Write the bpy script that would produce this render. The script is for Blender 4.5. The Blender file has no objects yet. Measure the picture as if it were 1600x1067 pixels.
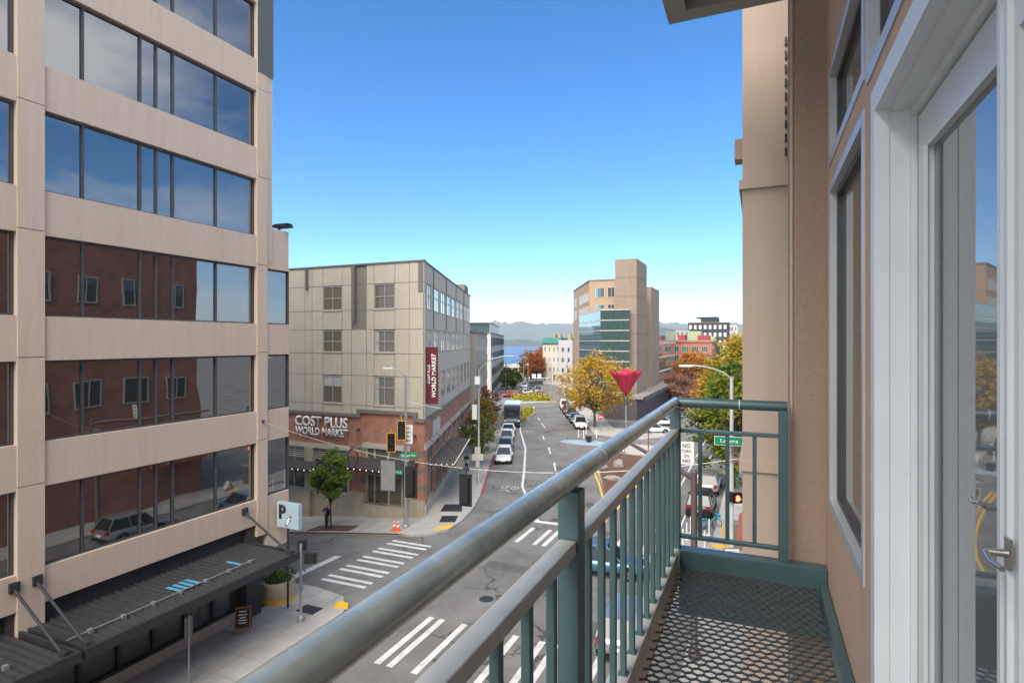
import bpy, bmesh, math, random
from math import sin, cos, radians, pi
from mathutils import Vector, Matrix
random.seed(7)
S = bpy.context.scene
C = S.collection
# ---------------------------------------------------------------- camera
CAMH = 12.5; FPX = 897.0; YAW = radians(23.33); sY, cY = sin(YAW), cos(YAW)
cam = bpy.data.objects.new('camera', bpy.data.cameras.new('camera')); C.objects.link(cam)
cam.location = (0, 0, CAMH); cam.rotation_euler = (pi/2, 0, YAW)
cam.data.sensor_width = 36; cam.data.lens = FPX/1600*36; cam.data.clip_start = .05; cam.data.clip_end = 40000
S.camera = cam
# ---------------------------------------------------------------- sky, sun, exposure
SUN_EL = radians(46); SUN_AZ = radians(-2)          # soft veiled sun high behind the camera
SUN_DIR = Vector((cos(SUN_EL)*sin(SUN_AZ), -cos(SUN_EL)*cos(SUN_AZ), sin(SUN_EL)))
w = bpy.data.worlds.new('World'); S.world = w; w.use_nodes = True
nt = w.node_tree; bg = nt.nodes['Background']
sky = nt.nodes.new('ShaderNodeTexSky'); sky.sky_type = 'NISHITA'; sky.sun_disc = False
sky.sun_elevation = SUN_EL; sky.sun_rotation = math.atan2(SUN_DIR.x, SUN_DIR.y)
sky.air_density = .75; sky.dust_density = 0; sky.ozone_density = 3.0; sky.altitude = 20
hs = nt.nodes.new('ShaderNodeHueSaturation'); hs.inputs['Saturation'].default_value = 1.3; nt.links.new(sky.outputs[0], hs.inputs['Color']); 
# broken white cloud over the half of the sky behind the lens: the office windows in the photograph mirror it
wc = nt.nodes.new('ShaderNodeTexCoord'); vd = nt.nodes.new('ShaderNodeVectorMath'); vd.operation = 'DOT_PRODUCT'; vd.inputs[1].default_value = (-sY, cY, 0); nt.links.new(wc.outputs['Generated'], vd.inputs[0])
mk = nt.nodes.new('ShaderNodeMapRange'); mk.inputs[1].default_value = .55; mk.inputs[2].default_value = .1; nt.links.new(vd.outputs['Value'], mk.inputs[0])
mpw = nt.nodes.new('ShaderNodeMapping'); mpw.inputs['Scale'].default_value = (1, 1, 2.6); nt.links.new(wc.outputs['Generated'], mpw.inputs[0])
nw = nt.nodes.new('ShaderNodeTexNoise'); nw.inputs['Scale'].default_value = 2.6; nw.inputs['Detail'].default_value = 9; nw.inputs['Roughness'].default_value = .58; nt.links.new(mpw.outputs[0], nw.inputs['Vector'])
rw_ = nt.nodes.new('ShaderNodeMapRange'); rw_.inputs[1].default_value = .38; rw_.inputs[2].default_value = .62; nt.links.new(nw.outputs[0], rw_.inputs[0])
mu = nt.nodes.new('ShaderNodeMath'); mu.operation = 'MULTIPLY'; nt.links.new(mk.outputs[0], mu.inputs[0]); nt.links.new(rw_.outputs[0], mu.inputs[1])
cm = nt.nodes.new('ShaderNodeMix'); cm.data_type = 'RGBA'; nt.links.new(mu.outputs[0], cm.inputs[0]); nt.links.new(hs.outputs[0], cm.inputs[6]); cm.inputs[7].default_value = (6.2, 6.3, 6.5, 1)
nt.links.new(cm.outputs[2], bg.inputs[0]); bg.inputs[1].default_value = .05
sl = bpy.data.lights.new('sun', 'SUN'); sl.energy = 1.5; sl.angle = radians(58); sl.color = (1, .92, .80)
so = bpy.data.objects.new('sun', sl); C.objects.link(so); so.rotation_euler = SUN_DIR.to_track_quat('Z', 'Y').to_euler(); so.location = (-60, 0, 60)
S.view_settings.view_transform = 'Standard'; S.view_settings.look = 'None'; S.view_settings.gamma = 1
S.view_settings.exposure = 2.45; S.view_settings.use_curve_mapping = False
S.render.engine = 'CYCLES'
# ---------------------------------------------------------------- pixel -> place helpers (1600 x 1067 photograph)
def gz(X, Y): return -.115*max(0, -21.5-X) if Y < 35.5 else 0.0        # the cross street falls towards the water
def G(px, py, z=None):
    zz = z or 0.0
    for i in range(12):
        d = (CAMH-zz)*FPX/(py-533); x = (px-800)/FPX*d
        X, Y = -sY*d+cY*x, cY*d+sY*x
        if z is not None: break
        zz = gz(X, Y)
    return Vector((X, Y, zz))
def PX(px, py, X):
    u = (px-800)/FPX; d = X/(-sY+cY*u); return Vector((X, d*(cY+sY*u), CAMH-(py-533)/FPX*d))
def PY(px, py, Y):
    u = (px-800)/FPX; d = Y/(cY+sY*u); return Vector((d*(-sY+cY*u), Y, CAMH-(py-533)/FPX*d))
def PD(px, py, d):
    x = (px-800)/FPX*d; return Vector((-sY*d+cY*x, cY*d+sY*x, CAMH-(py-533)/FPX*d))
# ---------------------------------------------------------------- materials
MATS = {}
def mat(name, col, rough=.8, metal=0, var=.12, vs=3.0, bump=0, bs=60, spec=.5, stretch=None, streak=0, col2=None, alpha=None, emit=None):
    if name in MATS: return MATS[name]
    m = bpy.data.materials.new(name); m.use_nodes = True; n = m.node_tree.nodes; L = m.node_tree.links
    p = n['Principled BSDF']; p.inputs['Roughness'].default_value = rough; p.inputs['Metallic'].default_value = metal
    p.inputs['Specular IOR Level'].default_value = spec
    c = (*col, 1)
    p.inputs['Base Color'].default_value = c
    tc = n.new('ShaderNodeTexCoord')
    gm = n.new('ShaderNodeNewGeometry')
    if var:
        mp = n.new('ShaderNodeMapping'); L.new(gm.outputs['Position'], mp.inputs[0])
        if stretch: mp.inputs['Scale'].default_value = stretch
        nz = n.new('ShaderNodeTexNoise'); nz.inputs['Scale'].default_value = vs; nz.inputs['Detail'].default_value = 6; nz.inputs['Roughness'].default_value = .65
        L.new(mp.outputs[0], nz.inputs['Vector'])
        r = n.new('ShaderNodeValToRGB'); e = r.color_ramp.elements
        a = col2 or [v*(1-var) for v in col]; b = [min(1, v*(1+var)) for v in col]
        e[0].position = .3; e[0].color = (*a, 1); e[1].position = .7; e[1].color = (*b, 1)
        L.new(nz.outputs[0], r.inputs[0]); out = r.outputs[0]
        if streak:
            mp2 = n.new('ShaderNodeMapping'); L.new(gm.outputs['Position'], mp2.inputs[0]); mp2.inputs['Scale'].default_value = (3.5, 3.5, .22)
            n2 = n.new('ShaderNodeTexNoise'); n2.inputs['Scale'].default_value = 1.6; n2.inputs['Detail'].default_value = 8; L.new(mp2.outputs[0], n2.inputs['Vector'])
            r2 = n.new('ShaderNodeValToRGB'); r2.color_ramp.elements[0].position = .36; r2.color_ramp.elements[1].position = .62
            k = 1-streak; r2.color_ramp.elements[0].color = (k, k*.98, k*.95, 1); r2.color_ramp.elements[1].color = (1, 1, 1, 1)
            L.new(n2.outputs[0], r2.inputs[0])
            mx = n.new('ShaderNodeMix'); mx.data_type = 'RGBA'; mx.blend_type = 'MULTIPLY'; mx.inputs[0].default_value = 1
            L.new(out, mx.inputs[6]); L.new(r2.outputs[0], mx.inputs[7]); out = mx.outputs[2]
        L.new(out, p.inputs['Base Color'])
    if bump:
        nb = n.new('ShaderNodeTexNoise'); nb.inputs['Scale'].default_value = bs; nb.inputs['Detail'].default_value = 4; L.new(gm.outputs['Position'], nb.inputs['Vector'])
        bp = n.new('ShaderNodeBump'); bp.inputs['Strength'].default_value = bump; bp.inputs['Distance'].default_value = .02
        L.new(nb.outputs[0], bp.inputs['Height']); L.new(bp.outputs[0], p.inputs['Normal'])
    if emit:
        p.inputs['Emission Color'].default_value = (*col, 1); p.inputs['Emission Strength'].default_value = emit
    MATS[name] = m; return m
def glassmat(name, col=(.015, .018, .02), ior=1.75, rough=.02, wob=.02, ws=.6, metal=0):
    if name in MATS: return MATS[name]
    m = mat(name, col, rough, metal, var=0); n = m.node_tree.nodes; L = m.node_tree.links
    p = n['Principled BSDF']; p.inputs['IOR'].default_value = ior
    gm = n.new('ShaderNodeNewGeometry'); nb = n.new('ShaderNodeTexNoise'); nb.inputs['Scale'].default_value = ws; nb.inputs['Detail'].default_value = 1
    L.new(gm.outputs['Position'], nb.inputs['Vector'])
    bp = n.new('ShaderNodeBump'); bp.inputs['Strength'].default_value = wob; bp.inputs['Distance'].default_value = .3
    L.new(nb.outputs[0], bp.inputs['Height']); L.new(bp.outputs[0], p.inputs['Normal'])
    return m
def brickmat(name, ca, sa, c1, c2, mortar, bw=.22, bh=.075):
    if name in MATS: return MATS[name]
    m = mat(name, c1, .85, var=0); n = m.node_tree.nodes; L = m.node_tree.links; p = n['Principled BSDF']
    gm = n.new('ShaderNodeNewGeometry'); sp = n.new('ShaderNodeSeparateXYZ'); L.new(gm.outputs['Position'], sp.inputs[0])
    m1 = n.new('ShaderNodeMath'); m1.operation = 'MULTIPLY'; m1.inputs[1].default_value = ca; L.new(sp.outputs[0], m1.inputs[0])
    m2 = n.new('ShaderNodeMath'); m2.operation = 'MULTIPLY_ADD'; m2.inputs[1].default_value = sa; L.new(sp.outputs[1], m2.inputs[0]); L.new(m1.outputs[0], m2.inputs[2])
    cb = n.new('ShaderNodeCombineXYZ'); L.new(m2.outputs[0], cb.inputs[0]); L.new(sp.outputs[2], cb.inputs[1])
    b = n.new('ShaderNodeTexBrick'); b.inputs['Scale'].default_value = 1; b.inputs['Brick Width'].default_value = bw; b.inputs['Row Height'].default_value = bh
    b.inputs['Mortar Size'].default_value = .009; b.inputs['Color1'].default_value = (*c1, 1); b.inputs['Color2'].default_value = (*c2, 1); b.inputs['Mortar'].default_value = (*mortar, 1)
    L.new(cb.outputs[0], b.inputs['Vector'])
    nz = n.new('ShaderNodeTexNoise'); nz.inputs['Scale'].default_value = .9; nz.inputs['Detail'].default_value = 5; L.new(gm.outputs['Position'], nz.inputs['Vector'])
    mx = n.new('ShaderNodeMix'); mx.data_type = 'RGBA'; mx.blend_type = 'OVERLAY'; mx.inputs[0].default_value = .5
    L.new(b.outputs[0], mx.inputs[6]); L.new(nz.outputs[0], mx.inputs[7]); L.new(mx.outputs[2], p.inputs['Base Color'])
    bp = n.new('ShaderNodeBump'); bp.inputs['Strength'].default_value = .4; bp.inputs['Distance'].default_value = .01; bp.invert = True
    L.new(b.outputs[1], bp.inputs['Height']); L.new(bp.outputs[0], p.inputs['Normal'])
    return m
def leafmat(name, cols):
    m = bpy.data.materials.new(name); m.use_nodes = True; n = m.node_tree.nodes; L = m.node_tree.links; p = n['Principled BSDF']
    p.inputs['Roughness'].default_value = .6; p.inputs['Specular IOR Level'].default_value = .25
    g = n.new('ShaderNodeNewGeometry'); r = n.new('ShaderNodeValToRGB'); r.color_ramp.interpolation = 'LINEAR'
    e = r.color_ramp.elements
    while len(e) < len(cols): e.new(.5)
    for i, c in enumerate(cols): e[i].position = i/(len(cols)-1); e[i].color = (*c, 1)
    nz = n.new('ShaderNodeTexNoise'); nz.inputs['Scale'].default_value = .55; nz.inputs['Detail'].default_value = 2; L.new(g.outputs['Position'], nz.inputs['Vector'])
    ad = n.new('ShaderNodeMath'); ad.operation = 'MULTIPLY_ADD'; ad.inputs[1].default_value = .45; L.new(g.outputs['Random Per Island'], ad.inputs[0])
    mr = n.new('ShaderNodeMapRange'); mr.inputs[1].default_value = .3; mr.inputs[2].default_value = .7; mr.inputs[3].default_value = 0; mr.inputs[4].default_value = .55
    L.new(nz.outputs[0], mr.inputs[0]); L.new(mr.outputs[0], ad.inputs[2])
    L.new(ad.outputs[0], r.inputs[0]); L.new(r.outputs[0], p.inputs['Base Color'])
    tr = n.new('ShaderNodeBsdfTranslucent'); L.new(r.outputs[0], tr.inputs[0]); mx = n.new('ShaderNodeMixShader'); mx.inputs[0].default_value = .35
    L.new(p.outputs[0], mx.inputs[1]); L.new(tr.outputs[0], mx.inputs[2]); L.new(mx.outputs[0], n['Material Output'].inputs[0])
    return m
M = dict(
 stone=mat('pink_precast', (.57, .455, .362), .85, var=.10, vs=26, bump=.35, bs=90, streak=.05),
 tan=mat('tan_stucco', (.53, .425, .35), .9, var=.10, vs=70, bump=.5, bs=220, streak=.06),
 tan2=mat('brown_stucco', (.39, .285, .22), .9, var=.15, vs=90, bump=.6, bs=240, streak=.08),
 wm=mat('putty_panel', (.50, .455, .375), .85, var=.06, vs=1.2, bump=.1, streak=.05),
 wmdark=mat('putty_dark', (.17, .16, .14), .85),
 conc=mat('concrete', (.42, .37, .29), .9, var=.15, vs=1.4, bump=.2, streak=.1),
 slab=mat('paving_slab', (.38, .365, .335), .9, var=.16, vs=1.1, bump=.15, bs=80),
 kerb=mat('kerb_concrete', (.36, .35, .33), .9, var=.15, vs=3),
 redkerb=mat('red_kerb_paint', (.38, .10, .10), .7, var=.25, vs=4),
 yellow=mat('yellow_paint', (.75, .45, .03), .6, var=.15, vs=6),
 white=mat('road_white', (.66, .65, .62), .75, var=.10, vs=1.7, col2=(.46,.45,.43)),
 mulch=mat('bark_mulch', (.12, .065, .045), .95, var=.5, vs=18, bump=1, bs=40),
 rock=mat('rock', (.25, .235, .215), .9, var=.25, vs=6, bump=.6, bs=20),
 dark=mat('dark_metal', (.028, .03, .033), .5, var=.2, vs=8),
 deck=mat('canopy_deck', (.038, .039, .041), .5, var=.25, vs=5),
 black=mat('black_plastic', (.012, .012, .013), .45, var=0),
 grey=mat('galvanised', (.36, .37, .38), .42, .55, var=.12, vs=9),
 steelgrey=mat('sign_back', (.20, .205, .21), .45, .3, var=.1),
 teal=mat('teal_rail_paint', (.055, .108, .116), .36, .1, var=.10, vs=10, spec=.6),
 rail=mat('worn_rail', (.40, .43, .40), .22, .3, var=.2, vs=7, col2=(.22, .28, .265), spec=.6),
 whitep=mat('white_trim', (.66, .70, .72), .45, var=.04),
 cream=mat('cream_trim', (.5, .46, .38), .7, var=.08),
 frame=mat('window_frame_grey', (.075, .078, .082), .45, .3, var=.1),
 wframe=mat('window_frame_pale', (.42, .40, .36), .6, var=.08),
 brass=mat('satin_nickel', (.45, .43, .40), .3, .9, var=.05),
 green=mat('sign_green', (.0, .25, .115), .5, var=.05),
 signw=mat('sign_white', (.78, .78, .77), .5, var=.04),
 signb=mat('sign_black', (.02, .02, .02), .6, var=0),
 maroon=mat('maroon_banner', (.12, .012, .02), .7, var=.1),
 orange=mat('cone_orange', (.85, .13, .03), .5, var=.06),
 pblue=mat('parking_blue', (.36, .48, .55), .5, var=.08),
 purple=mat('mast_brown', (.12, .085, .085), .5, .2, var=.12),
 redmesh=mat('red_sculpture', (.45, .02, .055), .45, .2, var=.2, vs=5),
 wood=mat('wood', (.25, .13, .06), .6, var=.2, vs=8),
 bark=mat('bark', (.09, .075, .06), .95, var=.35, vs=9, bump=.8, bs=25),
 bulb=mat('bulb', (1, .93, .8), .4, var=0, emit=.3),
 signalred=mat('hand_red', (1, .06, .03), .4, var=0, emit=3),
 skin=mat('skin', (.50, .30, .22), .6, var=.05),
 hair=mat('hair', (.05, .035, .03), .7, var=.2),
 tyre=mat('tyre', (.018, .018, .018), .85, var=.2),
 rim=mat('rim', (.42, .43, .44), .3, .8, var=.05),
 headl=mat('headlamp', (.75, .78, .8), .15, .2, var=0),
 taill=mat('taillamp', (.35, .01, .015), .2, var=0),
 glass=glassmat('office_glass', (.012, .014, .015), 3.0, .012, .05, .35),
 glass2=glassmat('shop_glass', (.06, .066, .062), 1.7, .03, .03),
 sideglass=glassmat('bright_glass', (.75, .78, .82), 1.6, .05, .05, metal=.9),
 tglass=glassmat('teal_glass', (.24, .36, .38), 1.6, .03, .04, .3, metal=.75),
 carglass=glassmat('car_glass', (.02, .025, .03), 1.6, .04, 0),
 roomglass=glassmat('room_glass', (.15, .13, .095), 1.55, .03, .02),
 blind=mat('window_blind', (.42, .42, .40), .6, var=.06),
 blue=mat('blue_tape', (.08, .30, .46), .6, var=.2),
 sea=mat('sea', (.035, .085, .19), .35, var=.2, vs=.01, spec=.35),
 hill=mat('wooded_hill', (.035, .055, .04), .95, var=.3, vs=.004),
 shore=mat('wooded_shore', (.025, .045, .035), .95, var=.3, vs=.01),
)
M['brickf'] = brickmat('red_brick_front', 1, 0, (.47, .165, .09), (.36, .115, .065), (.38, .31, .25))
M['bricks'] = brickmat('red_brick_side', -.368, .93, (.47, .165, .09), (.36, .115, .065), (.38, .31, .25))
M['bricko'] = brickmat('apartment_brick', 0, 1, (.40, .15, .09), (.31, .11, .07), (.25, .2, .17))
M['darkbrick'] = brickmat('dark_brick', 0, 1, (.06, .055, .055), (.045, .042, .042), (.03, .03, .03))
def asphalt():
    m = mat('asphalt', (.165, .16, .15), .88, var=.3, vs=.35, bump=.35, bs=70); n = m.node_tree.nodes; L = m.node_tree.links; p = n['Principled BSDF']
    src = p.inputs['Base Color'].links[0].from_socket
    g = n.new('ShaderNodeNewGeometry')
    nz = n.new('ShaderNodeTexNoise'); nz.inputs['Scale'].default_value = .8; nz.inputs['Detail'].default_value = 6; L.new(g.outputs['Position'], nz.inputs['Vector'])
    ad = n.new('ShaderNodeMix'); ad.data_type = 'RGBA'; ad.blend_type = 'LINEAR_LIGHT'; ad.inputs[0].default_value = .9
    L.new(g.outputs['Position'], ad.inputs[6]); L.new(nz.outputs[1], ad.inputs[7])
    vo = n.new('ShaderNodeTexVoronoi'); vo.feature = 'DISTANCE_TO_EDGE'; vo.inputs['Scale'].default_value = .33; L.new(ad.outputs[2], vo.inputs['Vector'])
    n3 = n.new('ShaderNodeTexNoise'); n3.inputs['Scale'].default_value = .16; L.new(g.outputs['Position'], n3.inputs['Vector'])
    mr = n.new('ShaderNodeMapRange'); mr.inputs[1].default_value = .45; mr.inputs[2].default_value = .62; mr.inputs[3].default_value = 0; mr.inputs[4].default_value = .028; L.new(n3.outputs[0], mr.inputs[0])
    lt = n.new('ShaderNodeMath'); lt.operation = 'LESS_THAN'; L.new(vo.outputs[0], lt.inputs[0]); L.new(mr.outputs[0], lt.inputs[1])
    mx = n.new('ShaderNodeMix'); mx.data_type = 'RGBA'; mx.blend_type = 'MULTIPLY'; L.new(lt.outputs[0], mx.inputs[0]); L.new(src, mx.inputs[6]); mx.inputs[7].default_value = (.42, .42, .42, 1)
    # finer speckle of the aggregate and worn wheel paths
    n4 = n.new('ShaderNodeTexNoise'); n4.inputs['Scale'].default_value = 22; n4.inputs['Detail'].default_value = 5; L.new(g.outputs['Position'], n4.inputs['Vector'])
    m5 = n.new('ShaderNodeMix'); m5.data_type = 'RGBA'; m5.blend_type = 'OVERLAY'; m5.inputs[0].default_value = .55; L.new(mx.outputs[2], m5.inputs[6]); L.new(n4.outputs[0], m5.inputs[7])
    L.new(m5.outputs[2], p.inputs['Base Color'])
    return m
M['asphalt'] = asphalt()
# ---------------------------------------------------------------- mesh builder
class MB:
    def __init__(s): s.v = []; s.f = []
    def add(s, vs, fs):
        k = len(s.v); s.v += [Vector(v) for v in vs]; s.f += [tuple(i+k for i in f) for f in fs]; return s
    def box(s, x0, x1, y0, y1, z0, z1):
        if x0 > x1: x0, x1 = x1, x0
        if y0 > y1: y0, y1 = y1, y0
        if z0 > z1: z0, z1 = z1, z0
        return s.add([(x0,y0,z0),(x1,y0,z0),(x1,y1,z0),(x0,y1,z0),(x0,y0,z1),(x1,y0,z1),(x1,y1,z1),(x0,y1,z1)],
                     [(0,3,2,1),(4,5,6,7),(0,1,5,4),(1,2,6,5),(2,3,7,6),(3,0,4,7)])
    def obox(s, o, a, b, c):      # corner o, three edge vectors
        o, a, b, c = map(Vector, (o, a, b, c))
        if a.cross(b).dot(c) < 0: a, b = b, a
        return s.add([o,o+a,o+a+b,o+b,o+c,o+a+c,o+a+b+c,o+b+c],[(0,3,2,1),(4,5,6,7),(0,1,5,4),(1,2,6,5),(2,3,7,6),(3,0,4,7)])
    def prism(s, poly, z0, z1):
        A = sum(poly[i][0]*poly[(i+1) % len(poly)][1]-poly[(i+1) % len(poly)][0]*poly[i][1] for i in range(len(poly)))
        if A < 0: poly = poly[::-1]
        n = len(poly); zz = lambda p, z: z(p[0], p[1]) if callable(z) else z
        vs = [(p[0],p[1],zz(p,z0)) for p in poly]+[(p[0],p[1],zz(p,z1)) for p in poly]
        return s.add(vs, [tuple(range(n-1,-1,-1)), tuple(range(n,2*n))]+[(i,(i+1)%n,n+(i+1)%n,n+i) for i in range(n)])
    def tube(s, p0, p1, r0, r1=None, n=10, cap=True):
        p0, p1 = Vector(p0), Vector(p1); r1 = r0 if r1 is None else r1
        d = (p1-p0).normalized(); a = d.orthogonal().normalized(); b = d.cross(a)
        vs = [p0+(a*cos(2*pi*i/n)+b*sin(2*pi*i/n))*r0 for i in range(n)]+[p1+(a*cos(2*pi*i/n)+b*sin(2*pi*i/n))*r1 for i in range(n)]
        fs = [(i,(i+1)%n,n+(i+1)%n,n+i) for i in range(n)]
        if cap: fs += [tuple(range(n-1,-1,-1)), tuple(range(n,2*n))]
        return s.add(vs, fs)
    def path(s, pts, r, n=8):
        for i in range(len(pts)-1): s.tube(pts[i], pts[i+1], r if not callable(r) else r(i), r if not callable(r) else r(i+1), n)
        return s
    def lathe(s, prof, cx, cy, n=20):
        vs = []; fs = []
        for r, z in prof: vs += [(cx+r*cos(2*pi*i/n), cy+r*sin(2*pi*i/n), z) for i in range(n)]
        for k in range(len(prof)-1): fs += [(k*n+i, k*n+(i+1)%n, (k+1)*n+(i+1)%n, (k+1)*n+i) for i in range(n)]
        fs += [tuple(range(n-1,-1,-1)), tuple(range((len(prof)-1)*n, len(prof)*n))]
        return s.add(vs, fs)
    def mesh(s, name, off=(0,0,0)):
        me = bpy.data.meshes.new(name); o = Vector(off); me.from_pydata([tuple(v-o) for v in s.v], [], s.f); me.update(); return me
    def build(s, name, m, parent=None, smooth=False, origin=None):
        off = Vector((0,0,0)); p = parent
        if parent is not None:
            while p is not None: off += p.location; p = p.parent
        elif origin is not None: off = Vector(origin)
        o = bpy.data.objects.new(name, s.mesh(name, off)); C.objects.link(o)
        if parent is not None: o.parent = parent
        elif origin is not None: o.location = origin
        if m is not None: o.data.materials.append(M[m] if isinstance(m, str) else m)
        if smooth:
            for q in o.data.polygons: q.use_smooth = True
            o.data.set_sharp_from_angle(angle=radians(40))
        return o
def tag(o, label=None, cat=None, group=None, kind=None):
    if label: o['label'] = label
    if cat: o['category'] = cat
    if group: o['group'] = group
    if kind: o['kind'] = kind
    return o
def empty(name, loc, label=None, cat=None, group=None, rz=0):
    o = bpy.data.objects.new(name, None); C.objects.link(o); o.location = loc; o.rotation_euler = (0,0,rz); o.empty_display_size = .2
    return tag(o, label, cat, group)
def box(name, m, parent, *a): return MB().box(*a).build(name, m, parent)
def copy_tree(o, parent=None):
    c = o.copy(); C.objects.link(c)
    if parent is not None: c.parent = parent
    for ch in list(o.children): copy_tree(ch, c)
    return c
def text(name, s, m, parent, loc, rot, w, h, ext=.01, bold=0):
    cu = bpy.data.curves.new(name, 'FONT'); cu.body = s; cu.size = 1; cu.extrude = 0; cu.align_x = 'CENTER'; cu.align_y = 'CENTER'; cu.offset = bold; cu.resolution_u = 3
    t = bpy.data.objects.new(name, cu); C.objects.link(t); bpy.context.view_layer.update()
    me = bpy.data.meshes.new_from_object(t.evaluated_get(bpy.context.evaluated_depsgraph_get())); bpy.data.objects.remove(t)
    xs = [v.co.x for v in me.vertices]; ys = [v.co.y for v in me.vertices]
    cx, cy = (max(xs)+min(xs))/2, (max(ys)+min(ys))/2; kx, ky = w/(max(xs)-min(xs)), h/(max(ys)-min(ys))
    for v in me.vertices: v.co = ((v.co.x-cx)*kx, (v.co.y-cy)*ky, 0)
    if ext:
        bm = bmesh.new(); bm.from_mesh(me); r = bmesh.ops.extrude_face_region(bm, geom=bm.faces[:])
        bmesh.ops.translate(bm, verts=[g for g in r['geom'] if isinstance(g, bmesh.types.BMVert)], vec=(0, 0, ext)); bmesh.ops.recalc_face_normals(bm, faces=bm.faces[:]); bm.to_mesh(me); bm.free()
    o = bpy.data.objects.new(name, me); C.objects.link(o); me.materials.append(M[m])
    off = Vector((0,0,0)); p = parent
    while p is not None: off += p.location; p = p.parent
    o.parent = parent; o.location = Vector(loc)-off; o.rotation_euler = rot
    return o
def clip(poly, x0, x1, y0, y1):
    def cut(P, ins, inter):
        o = []
        for i in range(len(P)):
            a, b = P[i-1], P[i]
            if ins(b):
                if not ins(a): o.append(inter(a, b))
                o.append(b)
            elif ins(a): o.append(inter(a, b))
        return o
    fx = lambda c: (lambda a, b: (c, a[1]+(b[1]-a[1])*(c-a[0])/(b[0]-a[0])))
    fy = lambda c: (lambda a, b: (a[0]+(b[0]-a[0])*(c-a[1])/(b[1]-a[1]), c))
    for ins, it in ((lambda p: p[0] >= x0, fx(x0)), (lambda p: p[0] <= x1, fx(x1)), (lambda p: p[1] >= y0, fy(y0)), (lambda p: p[1] <= y1, fy(y1))):
        if len(poly) < 3: return []
        poly = cut(poly, ins, it)
    return poly
def area(P): return abs(sum(P[i-1][0]*P[i][1]-P[i][0]*P[i-1][1] for i in range(len(P))))/2
def rot2(p, a): return (p[0]*cos(a)-p[1]*sin(a), p[0]*sin(a)+p[1]*cos(a))
KH = .13
def sidewalk(name, poly, cell=1.5, ang=0, slabs=True, gap=.014, holes=()):
    base = MB().prism(poly, lambda x, y: gz(x, y)-.5, lambda x, y: gz(x, y)+KH-.02).build(name, 'kerb'); tag(base, kind='structure')
    if not slabs: return base
    P = [rot2(p, -ang) for p in poly]; cx = sum(p[0] for p in P)/len(P); cyy = sum(p[1] for p in P)/len(P)
    P = [(p[0]+(.13 if p[0] < cx else -.13)*0, p[1]) for p in P]
    x0 = min(p[0] for p in P); x1 = max(p[0] for p in P); y0 = min(p[1] for p in P); y1 = max(p[1] for p in P)
    x = x0
    while x < x1:
        y = y0
        while y < y1:
            q = clip(P, x+gap, x+cell-gap, y+gap, y+cell-gap)
            if len(q) > 2 and area(q) > .05:
                q = [rot2(p, ang) for p in q]; dz = random.uniform(-.003, .003)
                mx, my = sum(p[0] for p in q)/len(q), sum(p[1] for p in q)/len(q)
                if not any(a < mx < b and c < my < d for a, b, c, d in holes):
                    MB().prism(q, lambda x, y: gz(x, y)+KH-.03, lambda x, y: gz(x, y)+KH+dz).build('paving_slab', 'slab', base)
            y += cell
        x += cell
    return base
# ================================================================ the ground
C0 = Vector((-21.95, 35.0, 0)); D1 = Vector((-.368, .93, 0)); N1 = Vector((.93, .368, 0))
A1 = math.atan2(.368, .93)           # turn of the curving street against ours
def R1(t, n, z=0): return C0+D1*t+N1*n+Vector((0, 0, z))
mb = MB()
mb.add([(-90,-60,gz(-90,0)),(-21.5,-60,0),(-21.5,35.5,0),(-90,35.5,gz(-90,0))], [(0,1,2,3)])
mb.add([(-21.5,-60,0),(300,-60,0),(300,35.5,0),(-21.5,35.5,0)], [(0,1,2,3)])
land = [(-250,35.5),(300,35.5),(1500,400),(1500,2500),(-20,2500),(-45,330),(-112,300),(-250,250)]
mb.add([(x,y,0) for x,y in land]+[(x,y,-40) for x,y in land], [tuple(range(8))]+[(i+8,(i+1)%8+8,(i+1)%8,i) for i in range(8)])
road = tag(mb.build('road', 'asphalt'), kind='structure')
sea = tag(MB().add([(-20000,100,-25),(20000,100,-25),(20000,30000,-25),(-20000,30000,-25)], [(0,1,2,3)]).build('sea', 'sea'), kind='structure')
def ridge(name, m, dist, prof, depth, seed, rough):
    rnd = random.Random(seed); vs = []; fs = []; n = 520
    for i in range(n+1):
        px = -600+2800*i/n; h = prof(px)*(1+rough*rnd.uniform(-1, 1))
        for dd, hh in ((0, -30), (.15, h*.35-10), (.5, h*.75), (1, h), (1.6, h*.8), (2.5, -30)):
            p = PD(px, 533, dist+dd*depth); j = rnd.uniform(-.04, .04)*h if 0 < dd < 2 else 0
            vs.append((p.x, p.y, hh+j))
    for i in range(n):
        for k in range(5): fs.append((i*6+k, (i+1)*6+k, (i+1)*6+k+1, i*6+k+1))
    return tag(MB().add(vs, fs).build(name, m, smooth=True), kind='structure')
def mprof(px):
    return 1.22*mprof0(px)+5*sin(px*.21)+4*sin(px*.47+1)+3*sin(px*.83)
def mprof0(px):
    k = {-600:150, 300:190, 700:185, 735:205, 752:228, 766:250, 774:262, 784:236, 795:228, 806:246, 822:238, 836:216, 850:226, 868:232, 880:222, 900:240, 960:255, 1100:225, 1500:240, 2200:180}
    ks = sorted(k)
    for a, b in zip(ks, ks[1:]):
        if a <= px <= b: return k[a]+(k[b]-k[a])*(px-a)/(b-a)
    return 150
ridge('mountains', 'hill', 7600, mprof, 700, 3, .012)
ridge('wooded_shore', 'shore', 4300, lambda px: 17+12*math.exp(-((px-815)/26)**2)+5*sin(px*.05), 200, 5, .12)
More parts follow.
